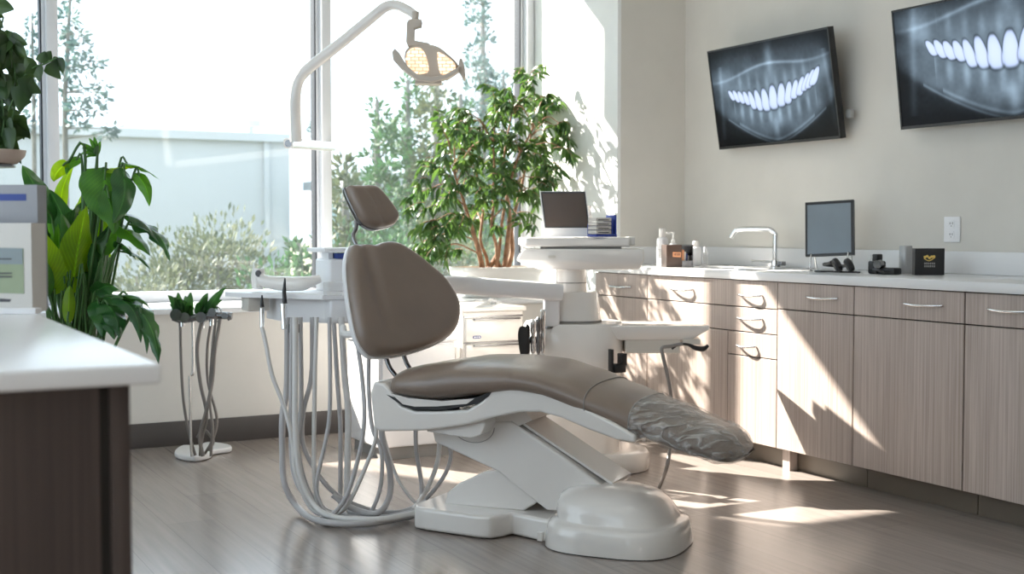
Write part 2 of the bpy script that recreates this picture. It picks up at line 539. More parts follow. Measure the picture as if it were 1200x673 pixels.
# window: frame, mullions, panes
def window():
    root = bpy.data.objects.new('window_1', None); COL.objects.link(root); root.location = (1.6, YG, SILL); struct(root)
    F0, F1 = 7.07, 7.22
    muls = [-.62, onY(57, 200, 7.07).x, onY(378, 200, 7.07).x, 3.885]
    b = B()
    b.box((-.62, F0 + .02, SILL), (3.938, F1, SILL + .055), .004)
    b.box((-.62, F0 + .02, HEAD - .01), (3.938, F1, ZC), .004)
    b.obj('window_frame', 'frame', root)
    b = B()  # louvre added above the view to keep sun off the right wall
    b.box((2.80, F0 + .03, 2.60), (3.40, F1, 2.64), .003).box((2.80, F0 + .03, HEAD - .05), (3.40, F1, HEAD), .003).box((2.80, F0 + .03, 2.60), (2.84, F1, HEAD), .003).box((3.36, F0 + .03, 2.60), (3.40, F1, HEAD), .003)
    for k in range(12):
        z = 2.645 + k * .037
        b.loft([[V((x, F0 + .05, z + .046)), V((x, F0 + .054, z + .046)), V((x, F1 - .03, z)), V((x, F1 - .034, z))] for x in (2.84, 3.36)])
    b.obj('added_sun_louvre', 'frame', root)
    for i, x in enumerate(muls):
        w = .058 if i in (1, 2) else .05
        B().box((x, F0, SILL), (x + w, F1, ZC), .003).box((x - .018, F0 + .05, SILL + .05), (x + .001, F1, HEAD), .002).obj('mullion', 'frame' if i else 'sill', root)
        B().box((x - .026, F0 + .055, SILL + .055), (x - .018, F1 - .02, HEAD)).obj('gasket', 'gasket', root)
    for a, c in zip(muls, muls[1:]):
        B().box((a + .03, YG + .005, SILL + .05), (c - .02, YG + .011, HEAD)).obj('pane', 'glass', root)
window()


# ------------------------------------------------------------------ base cabinets along the right wall
CFX = 3.81
def pull(y0, y1, z, parent, x=CFX):
    d = .03
    b = B()
    n = 12; pts = []
    for k in range(n + 1):
        t = k / n; yy = y0 + (y1 - y0) * t
        pts.append(V((x - .004 - d * math.sin(PI * t) ** .5, yy, z - .004 * math.sin(PI * t))))
    b.tube(pts, .0055, 8)
    b.obj('handle', 'steel', parent, sharp=60)


def front(kind, y0, y1, z0, z1, root, pulls=()):
    g = .0025
    f = B().box((CFX - .019, y0 + g, z0 + g), (CFX, y1 - g, z1 - g), .0015, 1).obj(kind, 'lam', root)
    for a, c, z in pulls:
        pull(a, c, z, f, CFX - .019)
    return f


def cabinet(y0, y1, label, fronts, kick=3.88):
    root = thing('base_cabinet', label, 'cabinet', (4.10, (y0 + y1) / 2, 0), 'base cabinets under the white worktop')
    B().box((CFX, y0 + .002, .10), (XR - .003, y1 - .002, .868)).obj('body', 'gapm', root)
    B().box((kick, y0 + .002, 0), (kick + .015, y1 - .002, .10)).obj('toe_kick', 'kick', root)
    for f in fronts: front(f[0], f[1], f[2], f[3], f[4], root, f[5] if len(f) > 5 else ())
    return root


cabinet(5.574, 6.095, 'taupe laminate base cabinet in the corner behind the white treatment column',
        [('drawer', 5.574, 6.095, .74, .868, [(5.724, 5.938, .797)]), ('door', 5.574, 6.095, .10, .74)])
cabinet(4.52, 5.574, 'widest taupe base cabinet with leaf shadows on its doors, right of the corner one',
        [('drawer', 4.52, 5.574, .74, .868, [(5.167, 5.351, .806), (4.628, 4.792, .80)]),
         ('drawer', 4.52, 5.574, .622, .74, [(4.627, 4.804, .69)]),
         ('door', 4.884, 5.574, .10, .622),
         ('drawer', 4.52, 4.884, .508, .622, [(4.669, 4.802, .558)]),
         ('door', 4.52, 4.884, .10, .508)])
cc = cabinet(4.027, 4.52, 'sunlit taupe base cabinet with single drawer and door, below the small monitor',
        [('drawer', 4.027, 4.52, .744, .868, [(4.123, 4.318, .81)]), ('door', 4.027, 4.52, .10, .744)])
B().box((3.83, 4.47, 0), (3.875, 4.52, .10)).obj('end_block', 'lam', cc)
cabinet(3.432, 4.027, 'taupe base cabinet half in sunlight, crossed by a diagonal shadow edge',
        [('drawer', 3.432, 4.027, .744, .868, [(3.538, 3.743, .81)]), ('door', 3.432, 4.027, .10, .744)])
cabinet(2.6, 3.43, 'shaded taupe base cabinet at the right edge of the photo',
        [('drawer', 2.6, 3.43, .744, .868, [(3.12, 3.319, .81)]), ('door', 2.6, 3.43, .10, .744)])
tag(B().box((3.775, 2.6, .870), (XR - .002, YB - .002, .91), .004).obj('worktop', 'top'), 'long white worktop running over the taupe base cabinets', 'worktop')
tag(B().box((XR - .018, 2.6, .9105), (XR - .002, YB - .004, 1.01), .003).obj('backsplash', 'top'), 'low white backsplash strip along the monitor wall', 'backsplash')
tag(B().box((XC - .015, YB - .018, .9105), (XR - .02, YB - .002, 1.01), .003).obj('backsplash', 'top'), 'short backsplash on the shaded end wall behind the soap bottles', 'backsplash')
struct(B().box((XR - .014, YN, 0), (XR, 2.59, .125), .003).obj('baseboard_right', 'base'))

# outlet
r = thing('wall_outlet', 'white double electrical outlet on the beige wall above the black box', 'outlet', (XR, 4.066, 1.10))
B().box((XR - .008, 4.02, 1.05), (XR - .0005, 4.112, 1.165), .003).obj('cover_plate', 'white2', r)
for zc in (1.083, 1.132):
    f = B().prism(rrect(.034, .036, .012), (XR - .008, 4.066, zc), X2, X3, -X1, -.001, .0025).obj('socket', 'white2', r)
    b = B()
    for dy in (-.007, .007): b.box((XR - .0113, 4.066 + dy - .0012, zc - .002), (XR - .0102, 4.066 + dy + .0012, zc + .008))
    b.box((XR - .0113, 4.064, zc - .011), (XR - .0102, 4.068, zc - .007)).obj('slots', 'black', f)


# ------------------------------------------------------------------ wall screens with panoramic dental x-ray
def xray(W=320, H=180, flip=False, cx=.5, scale=1.0, cyo=.0, seed=1):
    rs = np.random.RandomState(seed)
    x = (np.arange(W) + .5) / W; y = (np.arange(H) + .5) / H
    Xg, Yg = np.meshgrid(x, y)                       # y up
    u = (Xg - cx) * 2 / scale; v = (Yg - .5 - cyo) * 2 / scale
    img = .10 + .10 * np.exp(-(u ** 2) / .5 - (v + .1) ** 2 / .5)
    # jaw glow
    def smooth_noise(fx, fy):
        g = rs.rand(fy + 2, fx + 2)
        ix = (Xg * fx); iy = (Yg * fy)
        i0 = ix.astype(int); j0 = iy.astype(int); fx_ = ix - i0; fy_ = iy - j0
        fx_ = fx_ * fx_ * (3 - 2 * fx_); fy_ = fy_ * fy_ * (3 - 2 * fy_)
        return (g[j0, i0] * (1 - fx_) + g[j0, i0 + 1] * fx_) * (1 - fy_) + (g[j0 + 1, i0] * (1 - fx_) + g[j0 + 1, i0 + 1] * fx_) * fy_
    arch = .0 + .50 * u ** 2                       # smile line
    jaw = -.86 + .80 * np.abs(u) ** 1.45              # chin line
    inside = 1 / (1 + np.exp(-(v - jaw) * 28)) / (1 + np.exp((v - arch - .15) * 9))
    img += inside * (.20 + .14 * smooth_noise(16, 9))
    img += .20 * np.exp(-((v - jaw) / .022) ** 2) * (np.abs(u) < .78)
    img += .16 * np.exp(-((v - jaw - .07) / .03) ** 2) * (np.abs(u) < .6)
    upper = 1 / (1 + np.exp(-(v - arch) * 12)) * np.exp(-((v - .45) / .5) ** 2)
    img += upper * (.20 + .12 * smooth_noise(12, 8))
    img += .25 * np.exp(-((v - .60 - .07 * np.cos(u * 4.2 + .4) - .10 * u) / .03) ** 2) * np.exp(-u ** 2 / .8)
    img += .22 * np.exp(-(u / .06) ** 2) * (v > .25) * np.exp(-((v - .75) / .35) ** 2)
    img += .20 * np.exp(-(u / .05) ** 2) * np.exp(-((v + .55) / .25) ** 2)
    for sgn in (-1, 1):
        img += .13 * np.exp(-((u - sgn * (.86 - .05 * v)) / .035) ** 2) * (v > -.7) * (v < .75)
        img += .10 * np.exp(-((u - sgn * .78) / .10) ** 2) * np.exp(-((v - .45) / .3) ** 2)
    # roots
    roots = np.abs(np.sin(u * 21 + 1.2 * u * v)) ** 4
    img += .20 * roots * np.exp(-((v - arch + .30) / .17) ** 2) * (np.abs(u) < .66)
    img += .12 * roots * np.exp(-((v - arch - .30) / .16) ** 2) * (np.abs(u) < .62)
    img += .03 * (smooth_noise(60, 36) - .5)
    col = np.stack([img * .80, img * .92, img * 1.02], -1)
    # teeth crowns
    xs = [-.68, -.60, -.52, -.435, -.345, -.245, -.13, 0.0, .135, .25, .35, .445, .53, .60, .67]
    ws = [.036, .040, .042, .042, .044, .050, .058, .064, .062, .052, .048, .048, .044, .046, .048]
    hs = [.11, .13, .13, .14, .18, .20, .21, .22, .21, .20, .17, .17, .16, .17, .17]
    for a, w_, h_ in zip(xs, ws, hs):
        yc = .0 + .50 * a * a + .10 * a + rs.uniform(-.015, .015)
        sl = -1.0 * a * .55
        uu = (u - a) + (v - yc) * sl; vv = (v - yc) - (u - a) * sl * .6
        wv = w_ * (1.0 - .28 * np.clip(vv / h_, -1, 1) - .0)
        d = np.abs(uu / wv) ** 2.8 + np.abs(vv / h_) ** 2.6
        k = 1 / (1 + np.exp((d - 1) * 9))
        tooth = np.stack([.80 - .06 * d, .86 - .05 * d, .98 - 0 * d], -1)
        tooth = np.clip(tooth, .5, 1)
        rim = np.exp(-((d - 1.3) / .3) ** 2); col = col * (1 - .28 * rim[..., None])
        col = col * (1 - k[..., None] * .97) + tooth * k[..., None] * .97
    vg = np.clip(1.15 - .75 * (np.abs(Xg - .5) * 1.9) ** 3.5, .05, 1) * np.clip(1.2 - .6 * (np.abs(Yg - .55) * 2) ** 3, .1, 1)
    k2 = np.clip(col.max(-1) * 1.5 - .55, 0, 1)[..., None]
    col = col * (vg[..., None] * (1 - k2) + k2)
    if flip: col = col[:, ::-1]
    return np.clip(col, 0, 1)


def screen_mesh(o, ax, ay, img, name, parent, strength):
    H, W, _ = img.shape
    i, j = np.meshgrid(np.arange(W + 1) / W, np.arange(H + 1) / H)
    off = world_loc(parent)
    co = np.array(o - off)[None, None] + i[..., None] * np.array(ax) + j[..., None] * np.array(ay)
    me = bpy.data.meshes.new(name)
    idx = np.arange((W + 1) * (H + 1)).reshape(H + 1, W + 1)
    q = np.stack([idx[:-1, :-1], idx[:-1, 1:], idx[1:, 1:], idx[1:, :-1]], -1).reshape(-1, 4)
    me.vertices.add((W + 1) * (H + 1)); me.vertices.foreach_set('co', co.reshape(-1).astype(np.float32))
    me.loops.add(q.size); me.loops.foreach_set('vertex_index', q.reshape(-1).astype(np.int32))
    me.polygons.add(len(q)); me.polygons.foreach_set('loop_start', (np.arange(len(q)) * 4).astype(np.int32))
    me.update(calc_edges=True); me.validate()
    pad = np.pad(img, ((0, 1), (0, 1), (0, 0)), mode='edge')
    ca = me.color_attributes.new('picture', 'FLOAT_COLOR', 'POINT')
    rgba = np.concatenate([pad ** 2.2, np.ones((H + 1, W + 1, 1))], -1)
    ca.data.foreach_set('color', rgba.reshape(-1).astype(np.float32))
    m, nt, b, o_ = new_mat(name + ' picture')
    at_ = N(nt, 'ShaderNodeAttribute'); at_.attribute_name = 'picture'
    nt.links.new(at_.outputs['Color'], b.inputs['Emission Color']); b.inputs['Emission Strength'].default_value = strength
    b.inputs['Base Color'].default_value = (.008, .008, .010, 1); b.inputs['Roughness'].default_value = .2; b.inputs['Specular IOR Level'].default_value = .12
    m.cycles.emission_sampling = 'NONE'
    me.materials.append(m)
    ob = bpy.data.objects.new(name, me); COL.objects.link(ob); ob.parent = parent
    return ob


def tv(y0, y1, zb, zt, xb, xt, label, img, s):
    """y0 is the far (left in the photo) edge, y1 the near edge; bottom at xb, top leaning out to xt"""
    BL = V((xb, y0, zb)); ax = V((0, y1 - y0, 0)); ay = V((xt - xb, 0, zt - zb))
    nn = ax.normalized().cross(ay.normalized()); 
    if nn.x > 0: nn = -nn
    axn, ayn = ax.normalized(), ay.normalized()
    root = thing('wall_television', label, 'television', V((xb + .05, (y0 + y1) / 2, zb)), 'televisions showing dental x-rays')
    w, h = ax.length, ay.length
    B().prism([(0, 0), (w, 0), (w, h), (0, h)], BL, axn, ayn, -nn, .002, .032).obj('housing', 'black', root)
    b = B(); t = .009
    for r_ in (((0, 0), (w, t * 1.5)), ((0, h - t), (w, h)), ((0, 0), (t, h)), ((w - t, 0), (w, h))):
        (a, c), (d, e) = r_
        b.prism([(a, c), (d, c), (d, e), (a, e)], BL, axn, ayn, nn, -.004, .004)
    b.obj('bezel', 'black', root)
    screen_mesh(BL + axn * t + ayn * t * 1.5 + nn * .001, axn * (w - 2 * t), ayn * (h - 2.5 * t), img, 'screen', root, s)
    mid = BL + ax * .5 + ay * .45
    bb = B()
    bb.box((XR - .02, mid.y - .12, mid.z - .12), (XR - .001, mid.y + .12, mid.z + .12), .004)
    bb.box((mid.x + .03, mid.y - .05, mid.z - .05), (XR - .015, mid.y + .05, mid.z + .05), .004)
    bb.box((mid.x + .025, mid.y - .14, mid.z - .14), (mid.x + .05, mid.y + .14, mid.z + .14), .004)
    bb.obj('wall_bracket', 'darkmetal', root)
    B().box((xb + .025, y1 - .035, zb + .10), (xb + .05, y1 + .0, zb + .14), .003).obj('cable_plug', 'silverp', root)
    return root


tv(5.66, 4.70, 1.552, 2.087, 4.33, 4.24, 'wall television nearer the corner showing a whole dental x-ray', xray(cx=.52, cyo=-.06, seed=3, scale=1.05), .95)
tv(4.305, 3.33, 1.566, 2.103, 4.33, 4.26, 'wall television cut by the right edge, showing a larger x-ray', xray(cx=.66, scale=1.3, cyo=.04, seed=8), .95)

# ------------------------------------------------------------------ items on the worktop
WT = .9105
def bottle(name, x, y, h, r, label, mat='white2', cap='white', pump=False, grp=None, cat='bottle', lab=True):
    root = thing(name, label, cat, (x, y, WT), grp)
    hb = h * (.78 if not pump else .66)
    B().lathe([(r * .9, 0), (r, .006), (r, hb * .86), (r * .93, hb * .93), (r * .5, hb), (r * .42, hb + .002)], (x, y, WT)).obj('body', mat, root)
    if pump:
        b = B().lathe([(r * .42, hb), (r * .45, hb + h * .1), (r * .2, hb + h * .12), (r * .16, h * .92), (r * .4, h * .93), (r * .4, h)], (x, y, WT))
        b.box((x - .05, y - .008, WT + h * .94), (x, y + .008, WT + h * .995), .003)
        b.obj('pump', cap, root)
    else:
        B().lathe([(r * .62, hb - .004), (r * .66, hb + .004), (r * .62, h - .004), (r * .5, h)], (x, y, WT)).obj('cap', cap, root)
    if lab:
        b = B()
        n = 10; a0 = math.atan2(-y, -x); ww = .75
        rows = [[b.bm.verts.new(V((x + math.cos(a0 - ww + 2 * ww * k / n) * (r + .0006), y + math.sin(a0 - ww + 2 * ww * k / n) * (r + .0006), WT + h * zz))) for k in range(n + 1)] for zz in (.22, .46)]
        for k in range(n): b.bm.faces.new((rows[0][k], rows[0][k + 1], rows[1][k + 1], rows[1][k]))
        b.obj('label', 'labelband', root, fixn=False)
    return root


bottle('soap_bottle', 3.905, 5.60, .205, .031, 'tall white bottle standing left of the dark brown organiser')
bottle('pump_dispenser', 4.06, 5.72, .185, .028, 'white pump dispenser behind the dark brown organiser', pump=True, lab=False)
bottle('lidded_jar', 4.17, 5.66, .135, .03, 'small white capped jar peeking over the dark brown organiser', lab=False, cat='jar')
# organiser
p = V((4.035, 5.50, WT))
root = thing('desk_organiser', 'dark brown desk organiser box with orange label beside the tall white bottle', 'organiser', p)
w_ = onZ(782, 313, WT); 
oa = V((.94, -.34, 0)).normalized(); ob_ = V((.34, .94, 0))
P0 = onZ(781, 313.5, WT)
root.location = P0
B().prism([(0, 0), (.082, 0), (.082, .118), (0, .118)], P0, oa, X3, ob_, 0, .10).obj('body', 'brownbox', root)
bb = B()
bb.prism([(.082, 0), (.145, 0), (.145, .006), (.082, .006)], P0, oa, X3, ob_, 0, .10)
bb.prism([(.140, 0), (.145, 0), (.145, .118), (.140, .118)], P0, oa, X3, ob_, 0, .10)
bb.prism([(.082, .112), (.145, .112), (.145, .118), (.082, .118)], P0, oa, X3, ob_, 0, .10)
bb.prism([(.082, 0), (.145, 0), (.145, .118), (.082, .118)], P0, oa, X3, ob_, .09, .10)
bb.prism([(.086, .0), (.14, .0), (.14, .035), (.086, .035)], P0, oa, X3, ob_, .005, .01)
bb.obj('card_rack', 'darkmetal', root)
for k, mm in enumerate(('orange', 'paper', 'blueink', 'paper')):
    B().prism([(.088 + k * .012, .01), (.100 + k * .012, .01), (.101 + k * .012, .09 - k * .01), (.089 + k * .012, .092 - k * .01)], P0, oa, X3, ob_, .02 + .01 * k, .03 + .01 * k).obj('card', mm, root)
B().prism([(.034, .055), (.078, .053), (.078, .078), (.034, .080)], P0, oa, X3, -ob_, .0, .0012).obj('label', 'orange', root)
bt = B()
for k, ww in enumerate((.004, .005, .003, .005, .004, .005)):
    bt.prism([(.039 + k * .006, .060), (.039 + k * .006 + ww * .6, .060), (.039 + k * .006 + ww, .074), (.039 + k * .006, .074)], P0, oa, X3, -ob_, .0012, .0018)
bt.obj('lettering', 'brownbox', root)
bottle('spray_vial', 4.10, 5.48, .105, .014, 'slim clear vial with pointed nozzle right of the brown organiser', mat='clear', cap='white2', lab=False, cat='vial')

# faucet
F = V((4.26, 5.10, WT))
root = thing('sink_faucet', 'chrome faucet with a squared gooseneck on the white worktop', 'faucet', F)
pts = [F + V((0, 0, .01)), F + V((0, 0, .15)), F + V((0, .0, .175)), F + V((-.012, .02, .195)), F + V((-.03, .05, .2)), F + V((-.09, .17, .2)), F + V((-.105, .20, .185)), F + V((-.115, .22, .155))]
B().tube(pts, .0125, 14, smooth=5).obj('spout', 'chrome', root, sharp=60)
B().lathe([(.03, 0), (.03, .006), (.022, .012), (.02, .04), (.014, .045)], F).obj('base', 'chrome', root)
B().tube([F + V((-.01, .01, .03)), F + V((-.04, .08, .034)), F + V((-.055, .12, .034))], [.006, .005, .007], 10).obj('lever', 'chrome', root)
B().box(F + V((.0, -.05, .012)), F + V((.03, -.012, .034)), .004).obj('side_valve', 'darkmetal', root)
tag(B().box((3.86, 4.83, WT), (3.99, 4.93, WT + .008), .003).obj('soap_dish', 'white2'), 'flat pale tray on the worktop between faucet and monitor', 'tray')

# monitor on the worktop
S0 = at(1008, 300, 5.85)
mBL, mBR = onZ(946, 316, WT), onZ(1004, 321, WT)
def monitor():
    c = V((4.13, 4.62, WT))
    root = thing('desktop_monitor', 'small black monitor leaning back on a wire stand, switched off', 'monitor', c)
    d = 5.93
    TL, TR_, BR_, BL = at(951, 238, d + .10), at(1008, 234, d), at(1001, 299, d - .02), at(944, 301, d + .08)
    ax = (TR_ - TL + BR_ - BL) / 2; ay = (TL - BL + TR_ - BR_) / 2
    n_ = ax.cross(ay).normalized()
    if n_.dot(CAM - BL) < 0: n_ = -n_
    w, h = ax.length, ay.length; ax.normalize(); ay = (ay - ax * ay.dot(ax)).normalized()
    B().prism([(0, 0), (w, 0), (w, h), (0, h)], BL, ax, ay, -n_, 0, .022).prism([(w * .2, h * .2), (w * .8, h * .2), (w * .8, h * .7), (w * .2, h * .7)], BL, ax, ay, -n_, .02, .04).obj('housing', 'black', root)
    b = B(); t = .011
    for (a, c_, e, f) in ((0, 0, w, t), (0, h - t * 1.2, w, h), (0, 0, t * .8, h), (w - t * 1.2, 0, w, h)):
        b.prism([(a, c_), (e, c_), (e, f), (a, f)], BL, ax, ay, n_, -.002, .004)
    b.obj('bezel', 'black', root)
    B().prism([(t * .8, t), (w - t, t), (w - t, h - t), (t * .8, h - t)], BL, ax, ay, n_, -.001, .001).obj('screen', 'screengl', root)
    b = B()
    mid = BL + ax * w * .5
    for s_ in (.12, .88):
        q = BL + ax * w * s_ + ay * .02 - n_ * .012
        foot = V((q.x, q.y, WT + .004))
        b.tube([q, q + n_ * .02 + V((0, 0, -.02)), foot + n_ * .03, foot - n_ * .03, foot - n_ * .10, foot - n_ * .11 + V((0, 0, .003)), q - n_ * .03 + ay * .06], .004, 8, smooth=5)
    b.obj('wire_stand', 'steel', root, sharp=60)
monitor()
# headphones
Hc = V((3.975, 4.335, WT))
root = thing('headphones', 'black headphones with coiled cable lying in front of the small monitor', 'headphones', Hc)
for dx, dy in ((0, 0), (.03, -.045)):
    rotm = Matrix.Rotation(math.radians(62), 3, V((.5, .86, 0)))
    b = B().lathe([(.001, -.012), (.026, -.012), (.033, -.004), (.033, .010), (.026, .016), (.012, .014), (.001, .008)], Hc + V((dx, dy, .036)), rot=rotm)
    b.obj('ear_cup', 'black', root)
bd = B().tube([Hc + V((0.0, .03, .05)), Hc + V((.03, .09, .04)), Hc + V((.06, .15, .035)), Hc + V((.10, .14, .03)), Hc + V((.09, .05, .03)), Hc + V((.05, -.03, .045))], .008, 8, smooth=6)
bd.obj('headband', 'black', root, sharp=60)
B().tube([Hc + V((0, .02, .008)), Hc + V((-.03, .06, .006)), Hc + V((-.02, .12, .006)), Hc + V((.02, .10, .006)), Hc + V((.01, .03, .006)), Hc + V((.02, -.05, .006)), Hc + V((.05, -.09, .006)), Hc + V((.02, -.11, .006))], .004, 8, smooth=6).obj('cable', 'black', root, sharp=60)
tag(B().lathe([(.009, 0), (.010, .002), (.010, .05), (.004, .066), (.003, .08), (.001, .084)], (4.14, 4.29, WT)).obj('dropper_bottle', 'clear'), 'tiny clear dropper bottle between the headphones and black camera', 'bottle')
tag(B().lathe([(.026, 0), (.028, .003), (.028, .122), (.026, .125), (.024, .120)], (4.225, 4.165, WT)).obj('metal_canister', 'silverp'), 'silver grey cylinder behind the small black camera', 'canister')
Cc = V((4.07, 4.135, WT))
root = thing('dental_camera', 'small black camera with a round mount, before the silver cylinder', 'camera', Cc)
B().box(Cc + V((-.03, .02, 0)), Cc + V((.03, .075, .058)), .008).box(Cc + V((-.018, .03, .055)), Cc + V((.018, .06, .088)), .004).obj('body', 'black', root)
B().box(Cc + V((-.03, -.085, 0)), Cc + V((.02, .015, .03)), .008).obj('battery_pack', 'black', root)
B().cyl(Cc + V((-.045, .0, .042)), Cc + V((-.02, .005, .045)), .02).obj('lens_ring', 'darkmetal', root)
B().tube([Cc + V((-.05, .02, .02)), Cc + V((-.055, -.02, .018)), Cc + V((-.05, -.045, .008))], .005, 8, smooth=4).obj('strap', 'black', root)
Bx0 = onZ(1072, 322.5, WT)
root = thing('black_box', 'black gift box with gold emblem under the wall outlet', 'box', Bx0)
ba = (V((1, -.62, 0))).normalized(); bn = V((ba.y, -ba.x, 0)); bn = bn if bn.dot(CAM - Bx0) > 0 else -bn
B().prism([(0, 0), (.125, 0), (.125, .115), (0, .115)], Bx0, ba, X3, -bn, 0, .05).obj('body', 'black', root)
b = B()
for k in range(5): b.cyl(Bx0 + ba * (.042 + .0095 * k) + X3 * (.078 + .004 * math.sin(k * 2.2)) + bn * .0, Bx0 + ba * (.042 + .0095 * k) + X3 * (.078 + .004 * math.sin(k * 2.2)) + bn * .0015, .0058, 12)
b.tube([Bx0 + ba * .038 + X3 * .072 + bn * .001, Bx0 + ba * .06 + X3 * .062 + bn * .001, Bx0 + ba * .084 + X3 * .076 + bn * .001], .002, 6, smooth=5)
b.obj('emblem', 'gold', root)
b = B()
for j in range(2):
    for k in range(6):
        b.prism([(.040 + k * .008, .034 + j * .012), (.0445 + k * .008, .034 + j * .012), (.0445 + k * .008, .042 + j * .012), (.040 + k * .008, .042 + j * .012)], Bx0, ba, X3, bn, 0, .001)
b.obj('lettering', 'silverp', root)

# ------------------------------------------------------------------ foreground counter (left)
root = thing('reception_counter', 'out of focus dark wood counter with white top at the left foreground', 'counter', (-.3, 2.3, 0))
TLc = V((.40, 1.825, .91))
B().box((-1.2, 1.82, .882), (.405, 3.35, .91), .005, 3).obj('countertop', 'top', root)
B().box((-1.18, 1.86, 0), (.325, 3.33, .882)).obj('side_panel', 'darklam', root)
B().box((.325, 1.868, 0), (.340, 3.33, .882)).obj('reveal', 'gapm', root)
B().box((.340, 1.86, 0), (.368, 3.33, .882), .001).obj('corner_panel', 'darklam', root)

# brochure holder on it
hp = V((.16, 2.90, .91)); 
root = thing('brochure_holder', 'white brochure box with green label on the foreground counter', 'brochure holder', hp)
fx = RT; fn = -V((FW.x, FW.y, 0)).normalized(); 
d0 = 2.92
q = at(38, 369, d0); q.z = .9105
def scr(a, z_): return a
B().prism([(-.30, 0), (.0, 0), (.0, .208), (-.30, .208)], q, fx, X3, -fn, 0, .09).obj('front_box', 'paper', root)
B().prism([(-.22, .05), (-.018, .045), (-.018, .150), (-.22, .155)], q, fx, X3, fn, 0, .001).obj('label', 'lblgreen', root)
B().prism([(-.22, .115), (-.020, .113), (-.020, .150), (-.22, .155)], q, fx, X3, fn, .001, .002).obj('label_header', 'lblgrey', root)
for zz in (.083, .091, .124): B().prism([(-.15, zz), (-.045, zz), (-.045, zz + .003), (-.15, zz + .003)], q, fx, X3, fn, .002, .003).obj('print_line', 'darkink', root)
B().prism([(-.075, .026), (-.052, .026), (-.048, .032), (-.075, .034)], q, fx, X3, fn, 0, .001).obj('printed_mark', 'darkink', root)
B().prism([(-.32, 0), (.018, 0), (.018, .012), (-.32, .012)], q, fx, X3, fn, -.01, .03).obj('base_tray', 'white2', root)
root.location = V((q.x, q.y, .9105))
for ch in root.children: 
    pass
# fix child offsets after moving the root
dl = V((q.x, q.y, .9105)) - hp
for ch in root.children: ch.location -= dl
q2 = q - fn * .10
root = thing('box_file', 'grey box with a dark blue strip behind the brochure box', 'box', V((q2.x, q2.y, .9105)))
q2.z = .9105
B().prism([(-.30, 0), (-.022, 0), (-.022, .30), (-.30, .30)], q2, fx, X3, -fn, 0, .06).obj('body', 'greypaper', root)
B().prism([(-.20, .262), (-.048, .262), (-.048, .278), (-.20, .278)], q2, fx, X3, fn, 0, .001).obj('strip', 'blueink', root)

# ------------------------------------------------------------------ dental chair
ua = math.radians(-52); U = V((math.cos(ua), math.sin(ua), 0)); Wd = V((-U.y, U.x, 0)); O = V((1.979, 4.419, 0))
def L(s_, w, z): return O + U * s_ + Wd * w + X3 * z
chair = thing('dental_chair', 'reclined taupe dental chair on a glossy white base in the middle', 'dental chair', L(.5, 0, 0))

def interp(t, tab):
    for (a, va), (b_, vb) in zip(tab, tab[1:]):
        if t <= b_:
            f = (t - a) / (b_ - a); f = max(0, min(1, f)); f = f * f * (3 - 2 * f) * .5 + f * .5
            return va + (vb - va) * f
    return tab[-1][1]

topz = [(-.06, .570), (0, .590), (.12, .612), (.25, .632), (.40, .636), (.52, .628), (.65, .598), (.8, .548), (1.0, .478), (1.15, .425), (1.26, .385)]
botz = [(-.06, .49), (.15, .478), (.32, .50), (.48, .525), (.57, .515), (.73, .46), (.92, .388), (1.08, .345), (1.26, .305)]
halfw = [(-.06, .20), (0, .255), (.12, .272), (.4, .272), (.7, .25), (.95, .225), (1.12, .21), (1.18, .195), (1.22, .165), (1.25, .11), (1.262, .06)]

def cushion_ring(s_, grow=0.0, n=40, crumple=0.0):
    tz, bz, hw = interp(s_, topz), interp(s_, botz), interp(s_, halfw) + grow
    tz += grow; bz -= grow
    if s_ > 1.19:
        f = (s_ - 1.19) / .072; mid = (tz + bz) / 2 + .0; k = math.sqrt(max(0.06, 1 - f * f * .95)); tz = mid + (tz - mid) * k; bz = mid + (bz - mid) * k
    zc, hh = (tz + bz) / 2, (tz - bz) / 2
    ring = []
    for k in range(n):
        q = 2 * PI * k / n
        c, s2 = math.cos(q), math.sin(q)
        ex = .55
        a = math.copysign(abs(c) ** ex, c) * hw
        z_ = math.copysign(abs(s2) ** .62, s2) * hh
        if s2 > 0: z_ += -.012 * (a / hw) ** 2 - .010 * math.exp(-(a / .012) ** 2) * 0
        p = L(s_, a, zc + z_)
        if crumple:
            p += V((0, 0, 1)) * crumple * noise.noise(p * 22) + Wd * crumple * .8 * noise.noise(p * 17 + V((5, 5, 5)))
        ring.append(p)
    return ring


ss = [-.06, -.055, -.045, -.03, -.01] + [.02 + .03 * k for k in range(38)] + [1.15, 1.17, 1.19, 1.205, 1.22, 1.232, 1.243, 1.252, 1.258, 1.262]
def end_fix(s_):
    r_ = cushion_ring(s_)
    if s_ < -.0:
        c = sum(r_, V((0, 0, 0))) / len(r_); f = math.sqrt(max(.05, 1 - ((-s_) / .062) ** 2)); r_ = [c + (p - c) * (.5 + .5 * f) for p in r_]
    return r_
sc_ = B().loft([end_fix(s_) for s_ in ss]).obj('seat_cushion', 'uph', chair, sharp=80)
# seams
for s0 in (.745, .90):
    b = B(); r_ = cushion_ring(s0, .0015, 60); b.tube(r_ + [r_[0]], .0018, 6); b.obj('seam', 'seam', sc_)
# crinkled plastic foot cover
ff = [.90 + .009 * k for k in range(42)]
rings = []
for s_ in ff:
    r_ = cushion_ring(min(s_, 1.258), .008, 72, .011)
    if s_ > 1.24:
        c = sum(r_, V((0, 0, 0))) / len(r_); f = max(.25, 1 - ((s_ - 1.24) / .045) ** 2); r_ = [c + (p - c) * f + U * (s_ - 1.258 if s_ > 1.258 else 0) for p in r_]
    rings.append(r_)
B().loft(rings, cap=False).obj('plastic_foot_cover', 'film', chair, sharp=80)

# seat shell and side frame
def sidepoly(b, poly, w0, w1, mat=0):
    b.prism(poly, O, U, X3, Wd, w0, w1, mat); return b

